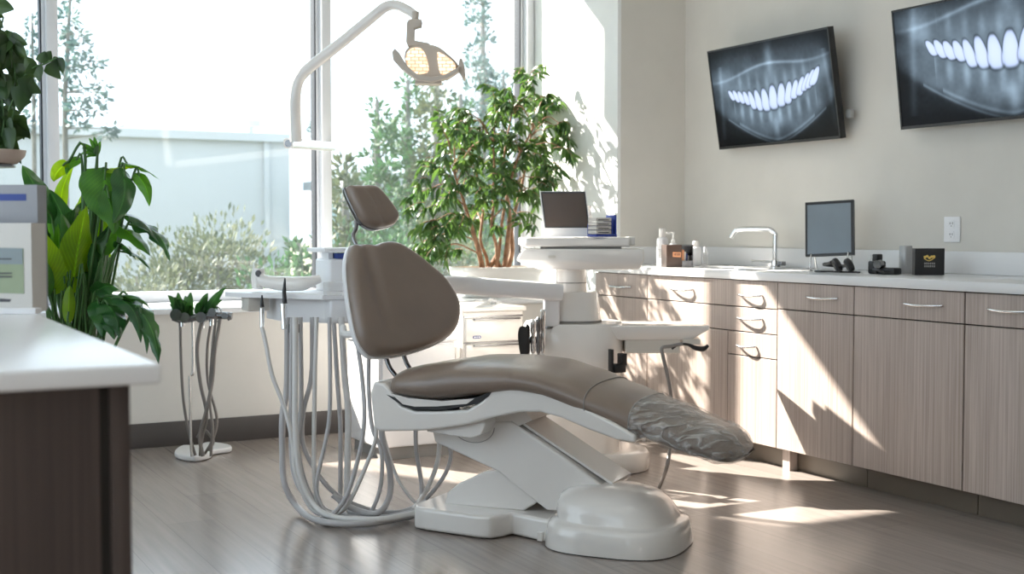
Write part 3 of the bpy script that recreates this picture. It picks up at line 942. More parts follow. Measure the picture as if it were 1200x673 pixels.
shell = [(-.10, .50), (-.085, .545), (-.04, .54), (.0, .50), (.03, .46), (.09, .445), (.16, .448), (.30, .462), (.36, .50), (.40, .555), (.50, .575), (.60, .555), (.72, .505), (.84, .455), (.93, .41), (.93, .385),
         (.86, .392), (.76, .420), (.66, .455), (.58, .470), (.50, .464), (.40, .440), (.30, .408), (.20, .388), (.12, .375), (-.06, .360), (-.085, .372)]
def bevel_obj(o, w=.006, seg=3):
    md = o.modifiers.new('bevel', 'BEVEL'); md.width = w; md.segments = seg; md.limit_method = 'ANGLE'; md.angle_limit = math.radians(40)
    o.data.shade_smooth(); o.data.set_sharp_from_angle(angle=math.radians(60)); return o
bevel_obj(sidepoly(B(), shell, -.243, .243).obj('seat_frame', 'white', chair), .010, 4)
# dark recess and white under cushion tray
sidepoly(B(), [(-.03, .50), (.03, .485), (.20, .480), (.34, .51), (.40, .535), (.385, .515), (.34, .485), (.20, .455), (.08, .452), (.03, .465)], -.2445, .2445).obj('recess_trim', 'black', chair)
sidepoly(B(), [(-.01, .505), (.06, .492), (.20, .488), (.33, .505), (.30, .484), (.18, .468), (.09, .462), (.04, .468)], -.246, .246).obj('under_tray', 'white', chair)
bevel_obj(sidepoly(B(), [(.13, .40), (.12, .368), (.30, .354), (.34, .37), (.36, .41), (.345, .462), (.285, .462)], -.215, .215).obj('frame_skirt', 'white', chair), .004, 2)
# lift arm
arm = [(.10, .372), (.43, .408), (.80, .20), (.78, .15), (.70, .125), (.62, .07), (.50, .07), (.44, .10), (.12, .325)]
arm = [(.095, .375), (.16, .385), (.42, .412), (.62, .300), (.79, .195), (.76, .17), (.70, .19), (.645, .105), (.56, .10), (.49, .145), (.37, .225), (.11, .315)]
armo = bevel_obj(sidepoly(B(), arm, -.13, .13).obj('lift_arm', 'white', chair), .008, 3)
sidepoly(B(), [(.44, .415), (.80, .213), (.80, .203), (.44, .405)], -.10, .10).obj('arm_top_panel', 'white', armo)
b = B(); cpts = [L(.27 + .085 * math.cos(q), -.1315, .385 - .06 * math.sin(q)) for q in [PI * k / 14 for k in range(15)]]
b.tube(cpts, .0012, 6); b.obj('pivot_seam', 'seam', armo)
sidepoly(B(), [(.30, .43), (.47, .455), (.50, .42), (.40, .375), (.29, .385)], -.12, .12).obj('pivot_block', 'white', chair)
# gusset and base
bevel_obj(sidepoly(B(), [(.14, .08), (.15, .125), (.20, .165), (.30, .215), (.42, .24), (.56, .16), (.50, .11), (.46, .085)], -.11, .11).obj('gusset', 'white', chair), .006, 2)
plate = [(.045, -.17), (.065, -.205), (.12, -.222), (.34, -.247), (.39, -.242), (.42, -.20), (.435, -.155), (.50, -.175), (.60, -.21), (.62, .18), (.40, .20), (.20, .22), (.09, .21), (.05, .17)]
base = bevel_obj(B().prism(plate, O, U, Wd, X3, .004, .085).obj('base', 'white', chair), .012, 4)
dome = []
for k in range(40):
    q = 2 * PI * k / 40
    c, s2 = math.cos(q), math.sin(q)
    dome.append((.82 + .245 * math.copysign(abs(c) ** .62, c), -.085 + .235 * math.copysign(abs(s2) ** .68, s2)))
dsc = lambda sc, z_: [O + U * (.82 + (a - .82) * sc) + Wd * (-.085 + (w + .085) * sc) + X3 * z_ for a, w in dome]
dr = [dsc(1.0, .004), dsc(1.0, .02), dsc(.985, .05), dsc(.965, .075), dsc(.94, .088), dsc(.90, .094), dsc(.84, .097)]
def dtop(sc, z_, sh): return [p - U * sh for p in dsc(sc, z_)]
dr += [dtop(.83, .102, .0), dtop(.81, .125, .01), dtop(.76, .155, .02), dtop(.68, .178, .03), dtop(.56, .194, .035), dtop(.40, .204, .04), dtop(.2, .209, .045), dtop(.03, .210, .045)]
B().loft(dr).obj('base_cover', 'white', base, sharp=70)
B().prism(rrect(.02, .02, .003), L(.585, -.245, .02), U, Wd, X3, -.0, .03).obj('catch', 'white', base)
b = B(); 
dk = [O + U * (.82 + (a - .82) * .985) + Wd * (-.085 + (w + .085) * .985) for a, w in dome]
b.loft([[p + X3 * .0002 for p in dk], [p + X3 * .004 for p in dk]]); b.obj('floor_gasket', 'black', base)

# backrest
ang = math.radians(16.9); bx = V((math.cos(ang), math.sin(ang), 0)); bn0 = V((bx.y, -bx.x, 0))
til = math.radians(22); by = -bn0 * math.sin(til) + X3 * math.cos(til); bn = bx.cross(by)
if bn.dot(CAM - O) < 0: bn = -bn
Pb = V((1.932, 4.453, .631))
bk = [(-.141, .442), (-.115, .457), (-.069, .459), (-.026, .451), (.023, .464), (.085, .463), (.153, .428), (.23, .365), (.292, .304), (.331, .225), (.327, .159), (.287, .095), (.205, .049), (.083, .019), (-.045, .003), (-.149, .007), (-.186, .027), (-.21, .087), (-.205, .195), (-.192, .293), (-.172, .379)]
bkp = smooth_poly(bk, 4)
Pb2 = Pb - bn * .02
br_ = B().pillow(bkp, Pb2, bx, by, bn, .035, .03, .034, .028, crown=.006,
                 fn=lambda x, y: -.016 * math.exp(-((x + .085 - .10 * (y - .46) ** 2 * 0) / .028) ** 2) * min(1, max(0, (y - .05) / .15)), inset=16)
backr = br_.obj('backrest', 'uph', chair, sharp=80)
bks = [(a * 1.03 + .002, (b_ - .23) * 1.02 + .23) for a, b_ in bkp]
B().pillow(bks, Pb2, bx, by, bn, -.012, .045, .004, .02).obj('back_shell', 'white2', backr, sharp=80)
# bars joining back and seat
b = B()
for xx in (-.06, .03):
    b.tube([Pb2 + bx * xx + by * .12 - bn * .05, Pb2 + bx * xx + by * .0 - bn * .05, Pb2 + bx * xx - by * .06 - bn * .03, L(.0, -.05 + xx, .50)], .009, 10, smooth=5)
b.obj('back_brackets', 'darkmetal', chair, sharp=60)
# headrest
Ph = V((1.866, 4.669, 1.194)) 
hd = [(-.101, .078), (-.075, .088), (.017, .092), (.052, .078), (.095, .016), (.118, -.037), (.091, -.07), (.039, -.083), (-.015, -.087), (-.06, -.064), (-.086, -.001)]
hdp = smooth_poly(hd, 4)
hr = B().pillow(hdp, Ph, bx, by, bn, .03, .03, .027, .025, crown=.004, fn=lambda x, y: -.008 * math.exp(-((x - .005 + y * .3) / .015) ** 2), inset=12).obj('headrest', 'uph', chair, sharp=80)
B().pillow([(a * 1.03, b_ * 1.03) for a, b_ in hdp], Ph, bx, by, bn, -.012, .042, .004, .02).obj('headrest_shell', 'darkmetal', hr, sharp=80)
stem = [Ph - bx * .050 - by * .02 - bn * .045, Ph - bx * .064 - by * .07 - bn * .05, Pb2 + bx * -.088 + by * .50 - bn * .03, Pb2 + bx * -.080 + by * .44 - bn * .03, Pb2 + bx * -.078 + by * .36 - bn * .045]
B().tube(stem, .0085, 10, smooth=6).obj('headrest_stem', 'darkmetal', chair, sharp=60)

# ------------------------------------------------------------------ treatment column
CC = V((3.02, 5.03, 0))
col = thing('treatment_column', 'white treatment column with top tray, arm and side tray behind the chair', 'dental unit', CC)
fr_ = V((FW.x, FW.y, 0)).normalized(); rt_ = RT
def ell(cx_, cy_, a, b_, z, n=48, e=.8):
    return [CC + rt_ * (cx_ + a * math.copysign(abs(math.cos(q)) ** e, math.cos(q))) + fr_ * (cy_ + b_ * math.copysign(abs(math.sin(q)) ** e, math.sin(q))) + X3 * z for q in [2 * PI * k / n for k in range(n)]]
B().loft([ell(.08, 0, .26, .22, .003), ell(.08, 0, .265, .225, .02), ell(.08, 0, .265, .225, .075), ell(.08, 0, .25, .21, .09), ell(.08, 0, .2, .2, .092)]).obj('foot', 'white', col, sharp=60)
B().loft([ell(0, 0, .205, .195, .085, e=.7), ell(0, 0, .205, .195, .46, e=.7)]).obj('pillar', 'white', col, sharp=50)
B().loft([ell(-.01, 0, .222, .2, .46, e=.72), ell(-.01, 0, .232, .21, .475, e=.72), ell(-.01, 0, .232, .21, .665, e=.72), ell(-.01, 0, .222, .2, .68, e=.72)]).obj('drum', 'white', col, sharp=50)
B().loft([ell(-.02, 0, .140, .135, .679), ell(-.02, 0, .142, .137, .69)]).obj('ring', 'seam', col, sharp=50)
B().loft([ell(-.02, 0, .137, .132, .688), ell(-.02, 0, .122, .12, .815), ell(-.02, 0, .117, .115, .822)]).obj('collar', 'white', col, sharp=50)
B().loft([ell(-.02, 0, .072, .072, .82, e=1), ell(-.02, 0, .070, .070, .935, e=1)]).obj('neck', 'white', col, sharp=50)
B().loft([ell(-.02, 0, .0735, .0735, .86, e=1), ell(-.02, 0, .0735, .0735, .864, e=1)]).obj('neck_ring', 'seam', col, sharp=50)
# head: long wedge body
def slab(poly, z0, z1, name, mat, parent, bev=.01):
    o = B().prism(poly, CC, rt_, fr_, X3, z0, z1).obj(name, mat, parent); return bevel_obj(o, bev, 4)
hb = [(-.27, .02), (-.22, -.14), (.02, -.17), (.30, -.17), (.30, .17), (-.22, .17)]
hx = B()
lo = [(-.17, -.12), (.02, -.15), (.28, -.15), (.28, .15), (-.17, .15)]
hi = [(-.275, -.15), (.02, -.175), (.30, -.175), (.30, .175), (-.275, .175)]
hx.loft([[CC + rt_ * a + fr_ * c + X3 * .925 for a, c in lo], [CC + rt_ * a + fr_ * c + X3 * .965 for a, c in hi], [CC + rt_ * (a if a > -.2 else a + .03) + fr_ * c + X3 * 1.02 for a, c in hi]])
head = bevel_obj(hx.obj('head', 'white', col), .008, 3)
B().prism(rrect(.035, .012, .005), CC + rt_ * -.115 - fr_ * .1695 + X3 * .985, rt_, X3, -fr_, 0, .006).obj('badge', 'beigep', head)
slab([(-.16, -.14), (.20, -.14), (.20, .14), (-.16, .14)], 1.018, 1.032, 'head_neck', 'seam', col, .002)
slab([(-.265, -.12), (-.23, -.165), (.24, -.165), (.24, .165), (-.265, .165)], 1.03, 1.072, 'top_tray', 'white', col, .01)
slab([(.24, -.15), (.262, -.15), (.262, .15), (.24, .15)], 1.036, 1.074, 'tray_handle', 'white', col, .004)
B().tube([CC + rt_ * -.262 - fr_ * .12 + X3 * 1.04, CC + rt_ * -.262 - fr_ * .14 + X3 * 1.015, CC + rt_ * -.255 - fr_ * .14 + X3 * 1.0], .003, 6).obj('cord_hook', 'black', col)
# side tray on the right
sl = B()
tlo = [(.20, -.15), (.52, -.13), (.52, .07), (.20, .10)]; thi = [(.06, -.18), (.60, -.16), (.60, .12), (.06, .14)]
sl.loft([[CC + rt_ * a + fr_ * c + X3 * .605 for a, c in tlo], [CC + rt_ * a + fr_ * c + X3 * .655 for a, c in thi], [CC + rt_ * a + fr_ * c + X3 * .672 for a, c in thi]])
st_ = bevel_obj(sl.obj('side_tray', 'white', col), .006, 3)
slab([(.22, -.14), (.47, -.13), (.47, .06), (.22, .08)], .545, .61, 'side_tray_box', 'beigep', st_, .005)
slab([(.48, -.15), (.56, -.15), (.56, -.05), (.48, -.05)], .585, .61, 'holder_block', 'beigep', st_, .003)
hk = lambda x, y, d=5.52: at(x, y, d)
B().tube([hk(787, 409), hk(795, 404), hk(806, 404), hk(815, 408), hk(824, 409), hk(830, 405)], [.006, .006, .006, .011, .012, .007], 10, smooth=5).obj('suction_handle', 'black', col, sharp=60)
B().tube([hk(800, 403), hk(786, 406), hk(776, 408), hk(777, 418), hk(781, 435), hk(785, 455), hk(787, 475)] + [hk(787, 505, 5.4), hk(782, 545, 5.25), onZ(770, 577, .008), onZ(763, 586, .008)], .0085, 10, smooth=6).obj('suction_hose', 'dhose', col, sharp=60)
# black holder below
b = B()
p_ = at(718, 424, 5.63)
b.box(p_ + V((-.012, -.01, -.05)), p_ + V((-.0, .02, .055)), .002)
b.box(p_ + V((0, -.02, -.05)), p_ + V((.06, .02, -.01)), .004)
b.box(p_ + V((.035, -.02, -.02)), p_ + V((.065, .02, .035)), .004)
b.obj('cup_bracket', 'black', col)
# elbow and arm to the left
eb = at(645, 360, 5.72)
bevel_obj(B().prism([(-.035, -.10), (.04, -.10), (.04, .055), (.015, .075), (-.01, .06), (-.03, .02)], V((eb.x, eb.y, .765)), rt_, X3, fr_, -.05, .05).obj('elbow', 'white2', col), .01, 3)
B().box(V((eb.x - .045, eb.y - .05, .662)), V((eb.x + .06, eb.y + .05, .672)), .002).obj('elbow_ring', 'darkmetal', col)
ap = [at(655, 343, 5.68), at(620, 340, 5.62), at(575, 337, 5.55), at(533, 334, 5.48), at(470, 338, 5.2), at(432, 348, 5.0)]
def flat_tube(pts, hw, hh, name, mat, parent):
    b = B(); rings = []
    for i, p in enumerate(pts):
        t = (pts[min(i + 1, len(pts) - 1)] - pts[max(i - 1, 0)]).normalized()
        a = t.cross(X3).normalized(); up = a.cross(t)
        rings.append([p + a * hw * math.copysign(abs(math.cos(q)) ** .5, math.cos(q)) + up * hh * math.copysign(abs(math.sin(q)) ** .5, math.sin(q)) for q in [2 * PI * k / 24 for k in range(24)]])
    b.loft(rings); return b.obj(name, mat, parent, sharp=50)
flat_tube(crom(ap, 5), .045, .040, 'swing_arm', 'white2', col)
p_ = at(610, 344, 5.55)

# tablet computer on top tray
TZ = 1.0735
def laptop():
    root = thing('tablet_computer', 'open white screen with dark brown display on the top tray', 'computer', at(665, 276, 5.75))
    root.location.z = TZ
    d = 5.78
    BLs, BRs, TLs, TRs = at(638.5, 274, d), at(693, 274, d - .02), at(632, 221, d + .0), at(685, 221, d - .02)
    k = TZ + .001 - BLs.z
    ax = (BRs - BLs); ay = TLs - BLs; w, h = ax.length, ay.length; ax.normalize(); 
    n_ = ax.cross(ay).normalized(); n_ = n_ if n_.dot(CAM - BLs) > 0 else -n_
    ayn = ay.normalized()
    BLs.z = TZ + .002
    b = B().prism([(0, 0), (w, 0), (w, h), (0, h)], BLs, ax, ayn, -n_, 0, .016)
    b.obj('lid', 'white2', root)
    B().prism([(.006, .040), (w - .004, .040), (w - .004, h - .003), (.006, h - .003)], BLs, ax, ayn, n_, -.002, .0015).obj('screen_frame', 'black', root)
    B().prism([(.012, .046), (w - .010, .046), (w - .010, h - .010), (.012, h - .010)], BLs, ax, ayn, n_, .0, .002).obj('screen', 'screenoff', root)
    b = B().box(BLs + V((0, .01, 0)) + V((0, 0, -.001)), BLs + V((.0, .01, -.001)) + ax * .2 + V((0, .11, .012)), .003)
    b.obj('stand_base', 'white2', root)
laptop()
q = at(707, 276, 5.72); q.z = TZ
root = thing('supply_rack', 'dark blue rack filled with white packets beside the brown screen', 'rack', q)
B().box(q + V((-.055, -.03, .0)), q + V((.055, .05, .012)), .002).box(q + V((.045, -.03, .01)), q + V((.052, .05, .10)), .002).box(q + V((.030, -.03, .01)), q + V((.035, .05, .075)), .002).box(q + V((-.055, .045, .01)), q + V((.05, .05, .06)), .002).obj('frame', 'blue', root)
for k in range(4):
    B().box(q + V((-.055, -.028, .0135 + k * .019)), q + V((.026, .044, .030 + k * .019)), .002).obj('packet', 'paper', root)
for k in range(4):
    B().box(q + V((-.045, -.0286, .018 + k * .019)), q + V((.012, -.0278, .022 + k * .019))).obj('print_line', 'darkink', root)
tag(B().lathe([(.012, 0), (.013, .002), (.013, .10), (.008, .115), (.008, .13), (.011, .131), (.011, .145)], at(694, 274, 5.86) * 1 + V((0, .03, 0)) - V((0, 0, at(694, 274, 5.86).z - TZ))).obj('sample_tube', 'paper'), 'slim capped tube behind the brown screen beside the blue rack', 'tube')

# ------------------------------------------------------------------ drawer cart
root = thing('drawer_cart', 'low white drawer cart with blue emblem in front of the planter', 'cart', (2.88, 5.72, 0))
X0, X1_, Y0 = 2.715, 3.055, 5.60
B().box((X0 - .0, Y0, .08), (X1_, 6.02, .70), .01, 3).box((X0 - .03, Y0 + .02, .12), (X0 + .001, 5.95, .53), .006).obj('body', 'white', root)
B().box((X0 - .01, Y0 - .015, .70), (X1_ + .01, 6.03, .722), .006, 3).obj('top', 'white', root)
zs = [.675, .545, .415, .285, .12]
for a, c in zip(zs, zs[1:]):
    dd = B().box((X0 + .012, Y0 - .014, c + .006), (X1_ - .012, Y0 + .002, a - .006), .004).obj('drawer', 'white', root)
    B().box((X0 + .05, Y0 - .03, a - .016), (X1_ - .03, Y0 - .012, a - .009), .002).obj('handle', 'darkmetal', dd)
    B().box((X0 + .005, Y0 - .004, a - .004), (X1_ - .005, Y0 + .001, a + .004)).obj('drawer_gap', 'darkmetal', root)
B().prism(rrect(.045, .014, .006), (X0 + .07, Y0 - .0145, .575), X1, X3, -X2, 0, .002).obj('emblem', 'blueink', root)
B().prism(rrect(.009, .007, .002), (X0 + .058, Y0 - .0165, .575), X1, X3, -X2, 0, .001).prism(rrect(.006, .007, .002), (X0 + .07, Y0 - .0165, .575), X1, X3, -X2, 0, .001).prism(rrect(.009, .007, .002), (X0 + .082, Y0 - .0165, .575), X1, X3, -X2, 0, .001).obj('emblem_letters', 'white2', root)
for xx in (X0 + .04, X1_ - .04):
    for yy in (Y0 + .05, 5.95):
        B().cyl((xx - .012, yy, .035), (xx + .012, yy, .035), .034, 20).box((xx - .015, yy - .015, .03), (xx + .015, yy + .015, .085), .003).obj('caster', 'black', root)
# small side cabinet left of it
root = thing('low_cabinet', 'low white cabinet with small black latch, left of the drawer cart behind the backrest', 'cabinet', (2.45, 5.75, 0))
B().box((2.26, 5.58, .06), (2.665, 6.0, .56), .01, 3).obj('body', 'white2', root)
B().box((2.25, 5.57, .56), (2.67, 6.01, .575), .004).obj('top', 'white2', root)
B().box((2.275, 5.568, .33), (2.65, 5.581, .545), .003).obj('drawer', 'white2', root)
B().box((2.60, 5.555, .40), (2.635, 5.57, .415), .002).obj('latch', 'black', root)
B().box((2.29, 5.60, 0), (2.64, 5.98, .06)).obj('plinth', 'seam', root)
# clear things on cart
tag(B().tube([V((2.80, 5.68, .731)), V((2.85, 5.70, .75)), V((2.88, 5.66, .735)), V((2.92, 5.69, .755)), V((2.96, 5.66, .731))], .008, 8, smooth=5).obj('crumpled_wrapper', 'clear'), 'crumpled clear plastic wrapper lying on the drawer cart', 'wrapper')

# instrument holder by the column
q = at(625, 400, 5.62)
root = thing('instrument_holder', 'cluster of chrome and black suction handpieces left of the column', 'instrument holder', (q.x, q.y, 0))
B().box(V((q.x - .055, q.y - .02, .60)), V((q.x + .05, q.y + .03, .635)), .005).obj('bracket', 'chrome', root)
for k, (dx, dy, h_, mm) in enumerate(((-.045, -.025, .10, 'black'), (-.018, -.03, .12, 'chrome'), (.01, -.028, .13, 'darkmetal'), (.034, -.025, .165, 'chrome'))):
    c = V((q.x + dx, q.y + dy, .56))
    B().lathe([(.008, 0), (.0115, .01), (.012, h_ * .5), (.009, h_ * .7), (.013, h_ * .8), (.012, h_ + .02), (.004, h_ + .03)], c, 16).obj('handpiece', mm, root)
    B().tube([c, c + V((0, 0, -.15)), c + V((.015, 0, -.35)), c + V((.03, .06, -.545)), V((q.x + .06, q.y + .13, .02))], .007, 8, smooth=6).obj('hose', 'hose2' if k % 2 else 'dhose', root, sharp=60)
B().prism(smooth_poly([(-.02, .06), (-.03, .02), (-.02, -.06), (.0, -.08), (.015, -.03), (.01, .05)], 3), V((q.x - .06, q.y - .03, .62)), rt_, X3, -fr_, 0, .012).obj('black_grip', 'black', root)
B().box(V((q.x - .02, q.y + .06, 0)), V((q.x + .02, q.y + .09, .63)), .004).box(V((q.x - .08, q.y + .02, 0)), V((q.x + .06, q.y + .14, .015)), .004).box(V((q.x - .01, q.y + .02, .605)), V((q.x + .01, q.y + .09, .63)), .002).obj('post', 'white2', root)
# ------------------------------------------------------------------ planter with ficus
PY = 6.78
pc = V((onY(586, 320, PY).x - .02, PY, SILL + .0005))
root = thing('potted_ficus', 'tall bushy weeping fig in a low white planter on the window ledge', 'potted tree', pc)
def rr(w, h, r, z, c=pc): return [c + V((a, b_, z)) for a, b_ in rrect(w, h, r, 6)]
B().loft([rr(.48, .28, .08, .0), rr(.50, .30, .09, .01), rr(.535, .32, .10, .13), rr(.57, .35, .11, .145), rr(.58, .36, .11, .16), rr(.57, .35, .11, .178), rr(.545, .325, .10, .18), rr(.54, .32, .10, .155)]).obj('planter', 'ceramic', root, sharp=50)
bs = B().prism(rrect(.51, .29, .07), pc, X1, X2, X3, .14, .158)
for k in range(500):
    a, c_ = random.uniform(-.25, .25), random.uniform(-.14, .14)
    p = pc + V((a, c_, .164)); rot = Matrix.Rotation(random.random() * 6, 3, V((random.random(), random.random(), 1)).normalized())
    bs.box(p - V((.008, .003, .002)), p + V((.008, .003, .003)), rot=rot)
bs.obj('mulch', 'soil', root, merge=False)
def px(x, y, Y=6.25):
    p = onY(x, y, Y - 6.25 + PY); p.x = min(p.x, 3.86); return p
trunks = [[px(567, 322, 6.24), px(560, 290, 6.22), px(551, 262, 6.2), px(543, 235, 6.18), px(533, 205, 6.12)],
          [px(573, 322, 6.28), px(570, 302, 6.27), px(563, 280, 6.25), px(566, 240, 6.3), px(556, 195, 6.3)],
          [px(581, 322, 6.2), px(582, 290, 6.2), px(576, 265, 6.2), px(580, 225, 6.2), px(578, 170, 6.16)],
          [px(590, 322, 6.26), px(594, 290, 6.26), px(597, 255, 6.24), px(592, 215, 6.24), px(590, 190, 6.25), px(600, 130, 6.3)],
          [px(592, 322, 6.3), px(600, 296, 6.32), px(600, 262, 6.34), px(612, 215, 6.36), px(622, 160, 6.3)],
          [px(577, 322, 6.3), px(584, 300, 6.3), px(590, 250, 6.25), px(605, 190, 6.1), px(625, 150, 6.05)]]
bt = B()
for i, t in enumerate(trunks): bt.tube(t, [.018, .015, .013, .009, .005] if i in (0, 3, 4) else [.012, .010, .008, .005], 9, smooth=5)
# root flares
for k in range(8):
    a = random.random() * 6.3; c_ = px(581, 322, 6.26)
    bt.tube([c_ + V((math.cos(a) * .09, math.sin(a) * .05, -.02)), c_ + V((math.cos(a) * .05, math.sin(a) * .03, .04)), c_ + V((0, 0, .12))], [.01, .009, .006], 7, smooth=3)
lf = B()
def twig(p, d, ln, nl, size):
    pts = [p]; dd = d.normalized()
    for k in range(5):
        dd = (dd + V((0, 0, -.22)) + V((random.uniform(-.2, .2), random.uniform(-.2, .2), random.uniform(-.1, .1)))).normalized()
        pts.append(pts[-1] + dd * ln / 5)
    for q_ in pts:
        q_.y = min(q_.y, 6.98); q_.x = min(q_.x, 3.88)
    bt.tube(pts, [.003, .0012], 5)
    for k in range(nl):
        t = (k + .5) / nl * 4.99; i = int(t); b0 = pts[i].lerp(pts[i + 1], t - i)
        out = V((random.uniform(-1, 1), random.uniform(-1, 1), random.uniform(-.9, .25))).normalized()
        out = (out + dd * .6).normalized(); sz = size * random.uniform(.7, 1.2)
        sd = out.cross(V((random.uniform(-1, 1), random.uniform(-1, 1), random.uniform(.2, 1)))).normalized()
        tipp = b0 + out * sz + V((0, 0, -sz * .35)); tipp.y = min(tipp.y, 7.04); tipp.x = min(tipp.x, 3.93)
        lf.leaf([b0, b0 + out * sz * .5 + V((0, 0, sz * .05)), tipp], sz * .17, sd, n=5, m=1, fold=.3, peak=.8)
# canopy anchor points: (px x, px y, radius px)
blobs = [(625, 120, 34, 15), (648, 150, 26, 10), (600, 130, 28, 10), (560, 150, 34, 15), (535, 165, 26, 9), (590, 175, 40, 18), (630, 185, 30, 11), (520, 200, 24, 9), (550, 205, 34, 13),
         (522, 262, 20, 8), (512, 285, 14, 6), (585, 220, 30, 9), (615, 225, 24, 8), (515, 235, 22, 6), (540, 250, 24, 7), (518, 275, 16, 6), (508, 300, 14, 5), (625, 205, 22, 6), (570, 255, 18, 5), (610, 255, 14, 3), (660, 175, 12, 4), (608, 95, 14, 4), (530, 290, 12, 3)]
allp = [p for t in trunks for p in crom(t, 4)]
for (bxx, byy, rad, cnt) in blobs:
    for k in range(cnt):
        q_ = px(bxx + random.gauss(0, rad * .5), byy + random.gauss(0, rad * .5), 6.2 + random.uniform(-.28, .24))
        near = min(allp, key=lambda p: (p - q_).length + max(0, p.z - q_.z) * 1.5)
        mid = near.lerp(q_, .55) + V((0, 0, .05))
        if random.random() < .35: bt.tube([near, mid, q_], [.005, .002], 5, smooth=3)
        twig(q_, (q_ - near) + V((0, 0, .05)), random.uniform(.10, .18), random.randint(13, 19), .066)
bt.obj('trunk', 'bark', root, sharp=80, merge=False)
lf.obj('foliage', 'ficus', root, sharp=180, merge=False, fixn=False)

# ------------------------------------------------------------------ broad leaved plant (left)
pc2 = V((.90, 5.62, 0))
root = thing('broadleaf_plant', 'large potted plant with broad arching green leaves by the left window', 'potted plant', pc2)
B().lathe([(.12, 0), (.17, .02), (.20, .34), (.205, .36), (.185, .36), (.18, .33)], pc2, 40).obj('pot', 'ceramic', root)
B().lathe([(.001, .325), (.18, .325), (.18, .332), (.001, .335)], pc2, 32).obj('soil', 'soil', root)
groups = {'leafd': B(), 'leafm': B(), 'leafb': B()}
sb = B()
TOC = (CAM - pc2).normalized()
def bl(mat, x0, y0, x1, y1, w, Y0_=5.6, Y1_=5.5, bend=(0, .05), face=0.0, rip=.12, fold=.25, peak=.6, lobes=0, petiole=None):
    """blade from pixel x0,y0 to tip x1,y1; half width w"""
    a, c_ = onY(x0, y0, Y0_), onY(x1, y1, Y1_)
    mid = a.lerp(c_, .5) + RT * bend[0] + X3 * bend[1]
    T = (c_ - a).normalized(); sd = T.cross((CAM - a).normalized() + V((face, face * .5, abs(face) * .7))).normalized()
    groups[mat].leaf([a, mid, c_], w, sd, n=18, m=5, fold=fold, peak=peak, rip=rip, lobes=lobes)
    st = pc2 + V((random.uniform(-.06, .06), random.uniform(-.06, .06), .33))
    pm_ = petiole and onY(*petiole) or st.lerp(a, .6) + V((0, 0, .03))
    sb.tube([st, pm_, a, a.lerp(mid, .4)], [.008, .006, .004], 7, smooth=5)
# upright bright leaves
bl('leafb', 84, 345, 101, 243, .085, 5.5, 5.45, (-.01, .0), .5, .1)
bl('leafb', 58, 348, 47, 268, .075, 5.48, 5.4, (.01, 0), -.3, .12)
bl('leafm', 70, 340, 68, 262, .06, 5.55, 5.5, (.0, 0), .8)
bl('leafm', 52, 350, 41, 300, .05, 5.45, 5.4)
# dark upper left
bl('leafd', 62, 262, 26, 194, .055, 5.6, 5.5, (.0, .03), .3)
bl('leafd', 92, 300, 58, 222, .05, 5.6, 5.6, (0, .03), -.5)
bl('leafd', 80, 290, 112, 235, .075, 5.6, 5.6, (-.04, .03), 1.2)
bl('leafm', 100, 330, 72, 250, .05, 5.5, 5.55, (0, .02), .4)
# big top leaf arching right
bl('leafm', 124, 196, 128, 262, .10, 5.5, 5.35, (-.02, -.02), .2, .1, peak=.5)
bl('leafb', 118, 202, 160, 196, .03, 5.5, 5.5, (0, .02), 1.5, petiole=(112, 260, 5.55))
bl('leafm', 140, 192, 186, 210, .035, 5.5, 5.4, (0, .04), 1.2)
bl('leafm', 157, 203, 175, 242, .03, 5.45, 5.4, (.03, .03), .2)
bl('leafd', 142, 196, 132, 262, .055, 5.45, 5.3, (.06, .0), .4)
bl('leafm', 122, 222, 133, 275, .045, 5.45, 5.3, (.03, 0), .2)
bl('leafb', 80, 190, 63, 213, .03, 5.5, 5.5, (-.03, .0), .2, petiole=(100, 188, 5.5))
bl('leafm', 96, 188, 78, 205, .02, 5.5, 5.5, (-.03, .03), .2)
# top palm-like small blades
for dx, dy in ((-22, -8), (-18, -2), (-20, 5), (-14, 10), (-10, -14), (-4, -16), (4, -10)):
    bl('leafm', 114, 182, 114 + dx, 176 + dy, .010, 5.5, 5.5, (0, .02), 0, .0)
# right arching
bl('leafd', 134, 250, 186, 285, .085, 5.5, 5.3, (.02, .08), .9, .15, lobes=.2)
bl('leafd', 150, 262, 199, 306, .055, 5.45, 5.3, (.06, .08), .6, .2, lobes=.3)
bl('leafm', 132, 262, 176, 300, .045, 5.5, 5.35, (.02, .03), .5)
bl('leafd', 136, 294, 177, 318, .035, 5.5, 5.35, (.03, .05), .9, .1, petiole=(122, 330, 5.5))
bl('leafd', 140, 292, 160, 306, .05, 5.5, 5.4, (.0, .06), 1.5)
bl('leafm', 120, 300, 138, 268, .04, 5.5, 5.5)
bl('leafd', 112, 318, 130, 262, .05, 5.55, 5.5, (0, 0), .6)
